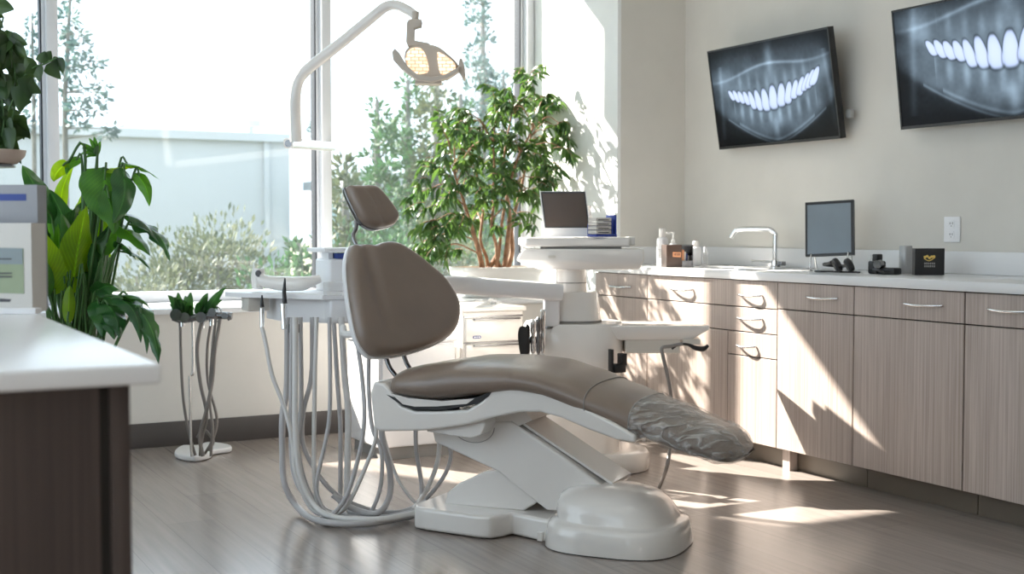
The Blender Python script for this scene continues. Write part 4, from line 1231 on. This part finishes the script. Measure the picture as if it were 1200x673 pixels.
# lower right drooping
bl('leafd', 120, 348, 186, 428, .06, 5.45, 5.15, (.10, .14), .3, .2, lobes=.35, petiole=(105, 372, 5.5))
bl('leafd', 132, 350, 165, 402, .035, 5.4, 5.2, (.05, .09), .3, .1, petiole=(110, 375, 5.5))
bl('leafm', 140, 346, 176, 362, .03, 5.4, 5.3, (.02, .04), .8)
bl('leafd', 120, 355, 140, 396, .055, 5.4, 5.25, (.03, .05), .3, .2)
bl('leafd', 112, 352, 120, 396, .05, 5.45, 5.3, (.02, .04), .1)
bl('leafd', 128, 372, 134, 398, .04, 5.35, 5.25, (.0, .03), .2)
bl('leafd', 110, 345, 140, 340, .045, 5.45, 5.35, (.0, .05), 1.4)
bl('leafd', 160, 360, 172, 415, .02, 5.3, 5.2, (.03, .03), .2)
bl('leafb', 80, 380, 82, 335, .025, 5.4, 5.4)
bl('leafd', 45, 340, 36, 250, .05, 5.6, 5.6, (0, 0), .5)
bl('leafd', 98, 350, 108, 285, .045, 5.55, 5.5, (0, 0), -.5)
bl('leafm', 108, 340, 122, 275, .04, 5.6, 5.55, (.02, 0), .3)
bl('leafb', 88, 258, 96, 228, .028, 5.6, 5.6, (.03, 0), .3)
bl('leafb', 74, 250, 86, 196, .03, 5.65, 5.65, (-.05, 0), .3)
for k in range(20):
    bx0 = random.uniform(62, 118); tx = bx0 + (bx0 - 90) * random.uniform(.3, .9) + random.uniform(-12, 12)
    bl(random.choice(['leafd', 'leafd', 'leafm', 'leafm', 'leafb']), bx0, random.uniform(315, 350), max(24, tx), random.uniform(222, 285), random.uniform(.04, .06), 5.68, 5.66, (random.uniform(-.03, .03), .02), random.uniform(-1, 1))
for k in range(26):
    sx = random.uniform(50, 125)
    a = pc2 + V((random.uniform(-.09, .09), random.uniform(-.08, .08), .33)); c_ = onY(sx + (sx - 88) * .15, random.uniform(300, 345), 5.45)
    sb.tube([a, a.lerp(c_, .5) + V((0, 0, .02)), c_], [.008, .004], 6, smooth=4)
sb.obj('stems', 'stem', root, sharp=80, merge=False)
for k_, nm in (('leafd', 'dark_leaves'), ('leafm', 'green_leaves'), ('leafb', 'bright_leaves')):
    groups[k_].obj(nm, k_, root, sharp=180, merge=False, fixn=False)

# ------------------------------------------------------------------ vine in a bowl on a stand (far left)
c = onY(2, 183, 4.6)
c = V((.475, 4.63, 0)); zt = 1.375
st = thing('plant_stand', 'slim dark plant stand behind the brochure boxes at the left edge', 'plant stand', c)
B().cyl(c + V((0, 0, .02)), c + V((0, 0, zt - .055)), .013).obj('pole', 'darkmetal', st)
B().lathe([(.14, 0), (.14, .012), (.02, .03), (.013, .04)], c).obj('foot', 'darkmetal', st)
B().lathe([(.012, zt - .062), (.07, zt - .058), (.07, zt - .05), (.001, zt - .05)], c).obj('platform', 'darkmetal', st)
vr = thing('potted_vine', 'dark leafy vine in a shallow tan bowl at the left edge', 'potted plant', c + V((0, 0, zt - .049)))
B().lathe([(.05, zt - .0495), (.075, zt - .045), (.10, zt - .02), (.105, zt), (.098, zt), (.09, zt - .012), (.001, zt - .012)], c).obj('bowl', 'tanpot', vr)
vs, vl = B(), B()
def vleaf(b0, d, sz):
    sd = d.cross((CAM - b0).normalized() + V((random.uniform(-.8, .8), random.uniform(-.8, .8), random.uniform(-.5, .5)))).normalized()
    vl.leaf([b0, b0 + d * sz * .5, b0 + d * sz + V((0, 0, -sz * .15))], sz * .42, sd, n=8, m=3, fold=.25, peak=.5)
stems = [[c + V((0, 0, zt - .012)), onY(4, 150, 4.6), onY(2, 110, 4.6), onY(-4, 60, 4.6), onY(4, 20, 4.6)],
         [c + V((.01, 0, zt - .012)), onY(8, 160, 4.62), onY(18, 120, 4.62), onY(16, 70, 4.62), onY(8, 35, 4.62)],
         [onY(10, 130, 4.6), onY(25, 95, 4.55), onY(38, 80, 4.5), onY(52, 75, 4.5), onY(66, 68, 4.48)],
         [c + V((-.04, 0, zt - .012)), onY(-20, 140, 4.6), onY(-14, 80, 4.6), onY(-20, 30, 4.6), onY(-10, 0, 4.6)]]
for t in stems:
    P_ = crom([V(p) for p in t], 6); vs.tube(P_, .003, 6)
for k in range(85):
    t = random.choice([stems[0], stems[1], stems[1], stems[3]]); P_ = crom([V(p) for p in t], 6); p = random.choice(P_[4:])
    dd = V((random.uniform(-1, 1), random.uniform(-.6, .6), random.uniform(-1.2, .3))).normalized()
    vleaf(p, dd, random.uniform(.055, .09))
for (x, y, a, sz) in ((38, 80, (-.3, 0, .6), .05), (42, 76, (.2, 0, -1), .05), (48, 74, (.3, 0, 1), .05), (54, 76, (1, 0, -.8), .06), (60, 72, (1, 0, -.1), .045), (46, 78, (-1, 0, -.4), .05), (54, 70, (.4, 0, .9), .04), (66, 68, (.5, 0, -1), .05), (30, 88, (.2, 0, -1), .07), (24, 96, (.8, 0, -.3), .07), (26, 100, (-.1, 0, -1), .08)):
    vleaf(onY(x, y, 4.5), V(a).normalized(), sz)
vs.obj('stems', 'stem', vr, sharp=80, merge=False)
vl.obj('leaves', 'vine', vr, sharp=180, merge=False, fixn=False)

# ------------------------------------------------------------------ instrument hose stand by the low wall
D = 6.0
sc0 = onZ(238, 534, 0)
root = thing('hose_stand', 'free standing cluster of bent metal hoses on a white foot below the window', 'instrument stand', V((sc0.x, sc0.y, 0)))
ft = smooth_poly([(onZ(x, y, 0).x, onZ(x, y, 0).y) for x, y in ((205, 534), (214, 528), (230, 528), (245, 524), (268, 527), (270, 531), (250, 534), (247, 538), (228, 542), (208, 539))], 3)
bevel_obj(B().prism(ft, (0, 0, 0), X1, X2, X3, .002, .028).obj('foot', 'white2', root), .008, 3)
hs = [[(211, 373), (212, 420), (215, 470), (222, 510), (229, 534)], [(225, 368), (226, 400), (226, 437), (224, 440)], [(222, 440), (223, 480), (224, 520), (225, 534)],
      [(237, 372), (231, 410), (235, 450), (242, 485), (236, 515), (235, 534)], [(248, 374), (243, 410), (244, 450), (254, 490), (250, 515), (240, 534)],
      [(258, 374), (252, 410), (249, 445), (242, 480), (234, 510), (238, 534)], [(253, 370), (248, 420), (246, 470), (249, 500), (247, 534)], [(231, 515), (238, 505), (246, 512), (250, 520), (244, 530)]]
for i, h_ in enumerate(hs):
    B().tube([V((*at(x, y, D + .04 * math.sin(i * 2)).xy, max(.028, at(x, y, D).z))) for x, y in h_], .009 if i in (3, 5) else .007, 9, smooth=6).obj('hose', 'steel' if i in (1, 2) else 'dhose', root, sharp=60)
b = B()
b.tube([at(203, 372, D), at(215, 375, D), at(235, 371, D), at(262, 370, D), at(272, 371, D)], .018, 10, smooth=3)
for x, y, r_ in ((208, 369, .028), (218, 372, .024), (237, 372, .026), (265, 370, .016), (250, 366, .02)):
    p = at(x, y, D); b.cyl(p - FW * .03, p + FW * .03, r_, 18)
b.cyl(at(258, 371, D), at(272, 371, D), .011, 12).cyl(at(268, 366, D), at(268, 376, D), .005, 8)
b.obj('clamp_head', 'darkmetal', root, sharp=60)
b = B(); rg = [at(251 + 9 * math.cos(q), 368 + 10 * math.sin(q), D) for q in [2 * PI * k / 24 for k in range(25)]]
b.tube(rg, .004, 8).obj('ring', 'chrome', root, sharp=60)
for x, y in ((214, 379), (237, 381), (248, 378)):
    B().cyl(at(x, y - 5, D), at(x, y + 4, D), .012, 12).obj('ferrule', 'chrome', root)
b = B()
for k in range(26):
    x0 = random.choice([212, 220, 234, 240]); dx = random.uniform(-16, 8) if x0 < 230 else random.uniform(-4, 26)
    y1 = random.uniform(336, 364)
    a = at(x0, 370, D); c_ = at(x0 + dx, y1, D + random.uniform(-.06, .06))
    b.leaf([a, a.lerp(c_, .5) + V((0, 0, .03)), c_], .023, (c_ - a).cross(CAM - a + V((random.uniform(-3, 3), 0, random.uniform(0, 4)))), n=8, m=2)
b.obj('leaves', 'leafd', root, sharp=180, merge=False, fixn=False)

# ------------------------------------------------------------------ delivery console with hoses
co = thing('delivery_console', 'white instrument console trailing many grey hoses, left of the chair', 'dental console', (1.75, 4.95, 0))
CXc = 1.70
body = B().box((CXc, 4.70, .735), (2.04, 5.16, .835), .012, 3).obj('body', 'white2', co)
B().prism([(CXc - .30, 5.12), (CXc - .26, 5.02), (CXc - .03, 4.70), (CXc + .33, 4.68), (CXc + .33, 5.18), (CXc - .22, 5.22)], (0, 0, 0), X1, X2, X3, .832, .85).obj('tray', 'white2', co)
B().box((CXc + .10, 4.98, .84), (2.02, 5.16, .985), .012, 3).obj('back_box', 'white2', co)
B().box((CXc + .07, 4.95, 1.012), (2.06, 5.18, 1.03), .003).box((CXc + .11, 5.02, .98), (CXc + .13, 5.1, 1.02)).box((1.98, 5.02, .98), (2.0, 5.1, 1.02)).obj('shelf', 'white2', co)
B().prism([(CXc - .12, 5.14), (CXc - .12, 4.96), (CXc + .01, 4.74), (CXc + .01, 5.15)], (0, 0, 0), X1, X2, X3, .735, .836).obj('side_block', 'white2', co)
B().box((CXc - .24, 5.0, .775), (CXc - .15, 5.10, .836), .006).obj('handpiece_cradle', 'beigep', co)
B().box((CXc + .33, 4.72, .70), (CXc + .37, 4.95, .82), .006).obj('end_cap', 'beigep', co)
# things on the console (attached holders + rods)
b = B().tube([at(334, 356, 4.98), at(333, 342, 4.98), at(334, 326, 4.98)], [.009, .008, .003], 10); b.obj('black_handpiece', 'black', co)
B().tube([at(307, 360, 5.02), at(307, 346, 5.02)], [.009, .003], 10).obj('black_handpiece', 'black', co)
B().cyl(at(307, 362, 5.02), at(307, 384, 5.0), .009).obj('holder', 'chrome', co)
B().tube([at(332, 357, 4.92), at(333, 386, 4.9)], [.014, .010], 14).obj('holder', 'chrome', co)
B().cyl(at(345, 380, 4.95), at(345, 390, 4.95), .022).obj('hose_collar', 'darkmetal', co)
B().tube([at(402, 384, 4.85), at(404, 392, 4.8), at(418, 391, 4.78)], .014, 10, smooth=4).obj('hose_collar', 'hose2', co)
tz = .8505
p = V((CXc - .07, 5.0, tz))
tg = thing('scanner_wand', 'white handheld scanner lying on the console, its head upright', 'scanner', p)
B().tube([p + V((-.10, .09, .075)), p + V((-.085, .06, .045)), p + V((-.03, .02, .035)), p + V((.05, -.03, .035)), p + V((.12, -.05, .055))], [.020, .026, .030, .030, .016], 14, smooth=6).obj('handle', 'white', tg, sharp=70)
B().tube([p + V((-.105, .085, .01)), p + V((-.10, .09, .06)), p + V((-.098, .092, .095))], [.022, .030, .024], 14, smooth=4).obj('head', 'white', tg, sharp=70)
B().cyl(p + V((-.11, .06, .075)), p + V((-.108, .055, .076)), .014).obj('lens', 'darkmetal', tg)
q = at(390, 344, 4.86); q.z = tz
B().box(q + V((-.030, -.02, .0)), q + V((.035, .03, .055)), .006).obj('acrylic_cup', 'clear')
tag(bpy.data.objects['acrylic_cup'], 'small clear block cup on the console beside the backrest', 'cup')
sh = 1.0305
root = thing('blue_packet', 'blue and white packet on the top shelf of the console', 'packet', (CXc + .19, 5.06, sh - .19))
root.location.z = .8505 + .135
B().box((CXc + .135, 4.985, .9855), (CXc + .215, 5.04, 1.008), .002).obj('box', 'blueink', root)
B().box((CXc + .22, 4.985, .9855), (CXc + .30, 5.04, 1.004), .002).obj('tissue', 'paper', root)
# hoses
HZ = [
 [(307, 384), (312, 405), (319, 440), (334, 480), (343, 520), (346, 553), (363, 594), (387, 606), (420, 607)],
 [(337, 372), (336, 455), (331, 487), (331, 535), (334, 568), (349, 595), (375, 611), (429, 614), (488, 604)],
 [(342, 372), (341, 455), (341, 529), (347, 565), (366, 592), (384, 604), (420, 610), (480, 604)],
 [(346, 372), (346, 440), (346, 500), (351, 553), (366, 589), (390, 606), (444, 609), (490, 601)],
 [(352, 372), (353, 470), (349, 517), (356, 560), (372, 590), (400, 604), (450, 606), (492, 598)],
 [(366, 372), (365, 440), (355, 485), (356, 523), (375, 559), (399, 583), (435, 598), (470, 600), (500, 588)],
 [(371, 372), (369, 440), (368, 538), (371, 583), (382, 600), (399, 600), (414, 580), (438, 523), (441, 500)],
 [(386, 372), (387, 440), (386, 488), (381, 520), (371, 568), (378, 595), (392, 606), (430, 609)],
 [(391, 372), (395, 440), (399, 500), (399, 560), (400, 596), (412, 606), (440, 608)],
 [(400, 372), (404, 440), (408, 485), (407, 580), (412, 600), (440, 604)],
 [(417, 392), (424, 440), (427, 485), (423, 523), (408, 577), (390, 603), (375, 607)],
 [(447, 500), (449, 520), (457, 553), (456, 583), (441, 602), (411, 595), (390, 580)],
 [(448, 500), (452, 520), (465, 559), (480, 582), (492, 594)],
 [(433, 400), (432, 450), (436, 500), (447, 530), (446, 570), (435, 600), (425, 604)],
 [(487, 498), (488, 529), (494, 568), (493, 594)],
 [(513, 498), (515, 519), (512, 544), (500, 574), (484, 598)],
 [(519, 498), (526, 520), (528, 538), (518, 562), (496, 588), (470, 602)],
]
for i, h_ in enumerate(HZ):
    far = i in (14, 15, 16)
    d0_ = 4.92 + .07 * math.sin(i * 1.7) if not far else 5.0
    pts = []
    n = len(h_)
    for k, (x, y) in enumerate(h_):
        p = at(x, y, d0_ - (.10 * min(1, k / (n - 1) * 1.3)) * (0 if far else 1))
        zmin = .014 + .006 * (i % 4)
        if p.z < zmin:
            p = onZ(x, y, zmin)
        pts.append(p)
    rad = (.0085, .0125, .008, .0115, .009, .0095, .0085, .0080, .009, .0125, .0085, .0120, .007, .008, .009, .0095, .0085)[i]
    B().tube(pts, rad, 10, smooth=7).obj('hose', 'hose' if i % 3 else 'hose2', co, sharp=60)

# ------------------------------------------------------------------ operating lamp on the mullion
e1 = onY(389, 172, 7.065); e0 = at(338, 168, 6.2)
lamp = thing('operating_lamp', 'lit dental operating lamp on a bent white arm fixed to the window mullion', 'lamp', e1)
flat_tube([e0, e1], .024, .026, 'mount_bar', 'white', lamp)
B().tube([e0 - (e1 - e0).normalized() * .004, e0 + (e1 - e0).normalized() * .0], .018, 16).obj('end_plug', 'darkmetal', lamp)
la = [at(347, 166, 6.05), at(346, 140, 6.03), at(346, 112, 6.0), at(350, 94, 5.99), at(362, 80, 5.97), at(400, 50, 5.93), at(440, 17, 5.87), at(452, 8, 5.86), at(464, 6, 5.85), at(478, 12, 5.83), at(487, 18, 5.81)]
B().tube(la, [.029, .028, .027, .026, .026, .024, .023, .022, .020], 18, smooth=5).obj('arm', 'white', lamp, sharp=60)
dl = 5.8
B().cyl(at(487, 14, dl), at(486, 28, dl), .017).obj('joint', 'lampm', lamp)
kx = .0039
def LP(x, y): return ((x - 500) * kx, (74 - y) * kx)
lo_ = at(500, 74, dl); lr, lu, ln_ = RT, UP, -FW
bevel_obj(B().prism([LP(*p) for p in ((477, 26), (480, 23), (494, 23), (495, 26), (494, 32), (486, 34), (486, 48), (503, 51), (505, 55), (478, 55), (476, 50))], lo_, lr, lu, ln_, -.02, .02).obj('yoke', 'lampm', lamp), .005, 3)
hsn = smooth_poly([LP(*p) for p in ((474, 62), (482, 54), (500, 52), (514, 55), (528, 66), (537, 76), (536, 86), (524, 93), (500, 96), (485, 91), (476, 78))], 3)
hh = B().pillow(hsn, lo_, lr, lu, ln_, .03, .06, .03, .05).obj('housing', 'lampm', lamp, sharp=70)
for pl in (((476, 68), (480, 60), (487, 57), (495, 59), (500, 68), (503, 84), (496, 88), (486, 87), (478, 78)), ((513, 63), (520, 65), (530, 72), (534, 78), (533, 86), (524, 89), (517, 88), (514, 76))):
    B().pillow(smooth_poly([LP(*p) for p in pl], 3), lo_, lr, lu, ln_, .045, .0, .014).obj('lit_reflector', 'lens', lamp, sharp=70)
v0 = [LP(*p) for p in ((461, 64), (464, 60), (470, 66), (478, 80), (490, 90), (505, 93), (522, 91), (536, 83), (540, 80), (538, 87), (526, 95), (508, 99), (490, 97), (472, 84), (462, 73))]
bevel_obj(B().prism(v0, lo_, lr, lu, ln_, .02, .075).obj('visor', 'lampm', lamp), .004, 2)
bevel_obj(B().prism([LP(*p) for p in ((539, 71), (542, 70), (545, 80), (546, 92), (544, 95), (540, 88), (537, 84))], lo_, lr, lu, ln_, -.03, .05).obj('grip', 'lampm', lamp), .004, 2)
B().prism([LP(*p) for p in ((488, 95), (518, 96), (518, 100), (487, 100))], lo_, lr, lu, ln_, -.02, .05).obj('sensor_base', 'lampm', lamp)

# ------------------------------------------------------------------ outside
GZ = -.15
struct(B().box((-60, 7.02, GZ - .1), (80, 120, GZ)).obj('ground', 'ground'))
nb = thing('neighbour_building', 'long pale building across the garden with a flat roof', 'building', (3, 20, GZ))
B().box((-30, 18, GZ), (5.9, 26, 2.40)).obj('wall', 'ext', nb)
B().box((-30.1, 17.9, 2.40), (6.0, 26.1, 2.52)).obj('parapet', 'ext', nb)
B().box((5.5, 17.95, GZ), (5.58, 18, 2.4)).obj('downpipe', 'ext', nb)
wg = thing('sun_blocker', 'added plain slab left of the window view, blocking sun', 'building', (-1, 10.2, GZ))  # added slab out of view, keeps sun off the left floor
B().box((-4.5, 10, GZ), (-.62, 10.3, 8.5)).obj('wall', 'ext', wg)
sb_ = thing('low_shed', 'pale blue clad shed among the trees outside the window', 'shed', (7.2, 17, GZ))
B().box((6.4, 16.5, GZ), (8.6, 18.5, 1.72)).obj('wall', 'extblue', sb_)
B().box((6.3, 16.4, 1.72), (8.7, 18.6, 1.85)).obj('roof', 'ext', sb_)
B().box((6.4, 16.48, .95), (8.6, 16.5, 1.05)).obj('rail', 'ext', sb_)
gw = thing('garden_wall', 'pale garden wall behind the right hand trees', 'wall', (16, 24, GZ))
B().box((9, 24, GZ), (26, 24.4, 2.3)).obj('wall', 'ext', gw)
an = onY(306, 160, 17.99)
rt2 = thing('roof_vent', 'small bluish vent with a cap on the flat roof across the garden', 'roof vent', (an.x, 18.5, 2.52))
B().cyl((an.x, 18.5, 2.52), (an.x, 18.5, 2.66), .03).obj('pipe', 'extblue', rt2)
B().lathe([(.02, 2.63), (.14, 2.66), (.14, 2.74), (.05, 2.80)], (an.x, 18.5, 0)).box((an.x - .2, 18.45, 2.66), (an.x + .22, 18.55, 2.69)).lathe([(.04, 2.93), (.1, 2.96), (.02, 2.99)], (an.x, 18.5, 0)).cyl((an.x, 18.5, 2.78), (an.x, 18.5, 2.94), .012).obj('cap', 'extblue', rt2)


def clump(b, c, r, n, sz, flat=.6, droop=0.0, up=0.0):
    for k in range(n):
        d = V((random.gauss(0, 1), random.gauss(0, 1), random.gauss(0, flat))); d = d.normalized() * r * random.random() ** .45
        p = c + d
        o_ = (d.normalized() + V((random.uniform(-.5, .5), random.uniform(-.5, .5), up + random.uniform(-.4, .4)))).normalized()
        s_ = o_.cross(V((random.uniform(-1, 1), random.uniform(-1, 1), random.uniform(-1, 1)))).normalized()
        s2 = sz * random.uniform(.6, 1.3)
        q_ = [p, p + o_ * s2 * .5 + s_ * s2 * .2, p + o_ * s2, p + o_ * s2 * .5 - s_ * s2 * .2]
        b.bm.faces.new([b.bm.verts.new(v) for v in q_])


def tree(name, label, trunk_pts, pads, mat, n, sz, grp=None, flat=.6, cat='tree', tr=.08, up=.0):
    base = V(trunk_pts[0])
    root = thing(name, label, cat, base, grp)
    b = B(); b.tube(trunk_pts, [tr, tr * .35], 8, smooth=4)
    axis = crom([V(p) for p in trunk_pts], 6)
    lf_ = B()
    for (c_, r_) in pads:
        near = min(axis, key=lambda p: (p - c_).length + max(0, p.z - c_.z) * .8)
        b.tube([near, near.lerp(c_, .5), c_], [tr * .3, tr * .1], 5)
        clump(lf_, c_, r_, max(40, int(n * (r_ ** 2))), sz, flat, up=up)
    b.obj('trunk', 'trunk', root, merge=False); lf_.obj('foliage', mat, root, merge=False, fixn=False)
    return root

def g(x, Y): 
    p = onY(x, 280, Y); return V((p.x, Y, GZ))
# hazy pine at the left
Y = 14
k_ = Y / 1480 * 1.12
tp = [g(78, Y), onY(77, 200, Y), onY(76, 120, Y), onY(79, 60, Y), onY(82, 2, Y), onY(84, -30, Y)]
pads = [(onY(x, y, Y + random.uniform(-.3, .3)), r_ * k_ * .9) for x, y, r_ in ((82, 0, 9), (80, 22, 12), (90, 40, 13), (74, 52, 12), (96, 55, 10), (82, 78, 13), (100, 78, 12), (114, 72, 8), (118, 100, 10), (104, 108, 12), (90, 128, 12), (72, 100, 9), (112, 128, 10), (70, 75, 8), (122, 118, 6), (92, 146, 8), (124, 156, 9), (132, 150, 6))]
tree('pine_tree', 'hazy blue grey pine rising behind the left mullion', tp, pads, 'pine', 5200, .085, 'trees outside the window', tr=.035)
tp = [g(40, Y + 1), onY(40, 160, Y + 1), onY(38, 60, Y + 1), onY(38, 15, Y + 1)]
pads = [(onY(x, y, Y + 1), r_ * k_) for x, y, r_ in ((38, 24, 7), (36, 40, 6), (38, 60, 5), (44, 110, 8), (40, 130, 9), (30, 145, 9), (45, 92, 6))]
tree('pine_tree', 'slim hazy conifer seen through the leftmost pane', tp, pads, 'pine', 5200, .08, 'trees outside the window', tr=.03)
# conifers at the right
def conifer(x, ytop, ybot, wpx, Y, mat, label, n=5200, sz=.085, dens=1.3):
    k2 = Y / 1480 * 1.15
    tp_ = [g(x, Y), onY(x, (ytop + ybot) / 2, Y), onY(x, ytop, Y)]
    pads_ = []
    steps = int((ybot - ytop) / 14 * dens)
    for i in range(steps):
        t = (i + .5) / steps; yy = ytop + (ybot - ytop) * t; hw_ = wpx * (.15 + .85 * t ** .8)
        for j in range(1 + int(hw_ / 12)):
            pads_.append((onY(x + random.uniform(-hw_, hw_), yy + random.uniform(-6, 6), Y + random.uniform(-.6, .6)), random.uniform(8, 13) * k2))
    tree('conifer', label, tp_, pads_, mat, n, sz, 'trees outside the window', tr=.07, up=.6)
conifer(442, 118, 300, 30, 13.5, 'conif', 'pointed green conifer left of the lamp head, seen over the chair headrest')
conifer(478, 95, 300, 26, 14.5, 'conif', 'tall green conifer below the operating lamp')
conifer(512, 80, 300, 36, 12.6, 'conif2', 'warm olive conifer right behind the lamp head')
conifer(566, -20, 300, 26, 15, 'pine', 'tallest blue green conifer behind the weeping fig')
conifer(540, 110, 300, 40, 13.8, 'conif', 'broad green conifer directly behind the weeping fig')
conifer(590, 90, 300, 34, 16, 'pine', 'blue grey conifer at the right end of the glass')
conifer(350, 285, 350, 16, 11, 'conif', 'small yellow green bush by the middle mullion', sz=.09)
conifer(405, 190, 345, 20, 11.8, 'conif2', 'loose olive shrub just right of the middle mullion', sz=.10)
conifer(372, 145, 175, 5, 19, 'pine', 'distant treetop over the flat roof')
# garden shrubs, low
def shrub(x, y0, wpx, Y, mat, label, n=1300, sz=.07):
    k2 = Y / 1480 * 1.15; c0 = g(x, Y); z1 = onY(x, y0, Y).z
    pads_ = []
    for i in range(9):
        t = random.random()
        pads_.append((V((c0.x + random.uniform(-1, 1) * wpx * k2 * .7, Y + random.uniform(-.4, .4), GZ + (z1 - GZ) * (.2 + .65 * t))), (z1 - GZ) * .22 + .08))
    tree('garden_shrub', label, [c0, c0 + V((0, 0, (z1 - GZ) * .8))], pads_, mat, n, sz, 'shrubs along the garden', cat='shrub', tr=.03, up=1.0)
for i, (x, y0, w, Y, mt) in enumerate(((160, 290, 30, 10, 'grass'), (215, 268, 26, 11, 'conif2'), (255, 262, 22, 11, 'grass'), (292, 262, 20, 11.4, 'conif2'), (325, 300, 20, 9.6, 'conif'), (430, 262, 30, 10.6, 'conif'), (480, 255, 30, 11, 'conif'), (525, 262, 30, 10.5, 'conif2'), (25, 250, 20, 10.5, 'grass'), (575, 255, 28, 11, 'conif'))):
    shrub(x, y0, w, Y, mt, ('dry pale shrub nearest the broadleaf plant', 'dry olive shrub against the pale building, left of three', 'pale feathery shrub in the middle of the left window',
          'wispy tall shrub right of the pale feathery one', 'green shrub in the lower right corner of the left window', 'green shrub right behind the chair headrest', 'green shrub between headrest and weeping fig',
          'olive shrub hidden partly by the weeping fig', 'pale shrub beyond the leftmost pane', 'green shrub behind the weeping fig trunk')[i])
gb = B()
for k in range(9000):
    Y = random.uniform(8.2, 12.5); x = random.uniform(.95, 9) * Y / 10
    h = random.uniform(.12, .42) * (1.6 if random.random() < .15 else 1); p = V((x, Y, GZ)); l = V((random.uniform(-.12, .12), random.uniform(-.08, .08), h)); w = V((random.uniform(.008, .018), 0, 0))
    gb.bm.faces.new([gb.bm.verts.new(v) for v in (p - w, p + w, p + l * .6 + w * .8, p + l)])
go = gb.obj('tall_grass', 'grass', merge=False, fixn=False); tag(go, 'tall dry grass growing in the garden below the windows', 'grass'); go['kind'] = 'stuff'

# ------------------------------------------------------------------ light
PANEL = 1.6
SUN = V((.56, -1, -.87)).normalized()
sd = bpy.data.lights.new('sun', 'SUN'); sd.energy = 21; sd.angle = math.radians(.7); sd.color = (1, .90, .78)
so = bpy.data.objects.new('sun', sd); COL.objects.link(so); so.rotation_euler = SUN.to_track_quat('-Z', 'Y').to_euler(); so.location = (0, 20, 15)
w = bpy.data.worlds.new('sky'); SC.world = w; w.use_nodes = True
nt = w.node_tree; bg = nt.nodes['Background']
bg.inputs[0].default_value = (.78, .90, 1.0, 1); bg.inputs[1].default_value = 2.0
# added fill panels on the ceiling, out of view, to brighten the room
m, nt, b_, o_ = new_mat('lit diffuser'); b_.inputs['Emission Color'].default_value = (1, .95, .88, 1); b_.inputs['Emission Strength'].default_value = PANEL
for i, (x, y) in enumerate(((0.2, .4), (2.4, .4), (0.2, 2.6), (2.4, 2.6), (2.6, 4.7))):
    r_ = thing('fill_panel', 'added fill light panel', 'fill light', (x, y, ZC - .02), 'added fill panels')
    B().box((x - .32, y - .32, ZC - .02), (x + .32, y + .32, ZC - .001), .003).obj('frame', 'white2', r_)
    B().box((x - .29, y - .29, ZC - .024), (x + .29, y + .29, ZC - .0195)).obj('fill_emitter', m, r_)
SC.view_settings.view_transform = 'Standard'
SC.view_settings.look = 'None'
SC.view_settings.exposure = 0.47
SC.view_settings.gamma = 1.0
SC.view_settings.use_curve_mapping = False
cy = SC.cycles
cy.use_denoising = True
try:
    cy.denoiser = 'OPENIMAGEDENOISE'
except Exception:
    pass
cy.max_bounces = 10; cy.diffuse_bounces = 6; cy.glossy_bounces = 4; cy.transmission_bounces = 6; cy.transparent_max_bounces = 12
cy.caustics_reflective = False; cy.caustics_refractive = False
cy.sample_clamp_indirect = 8
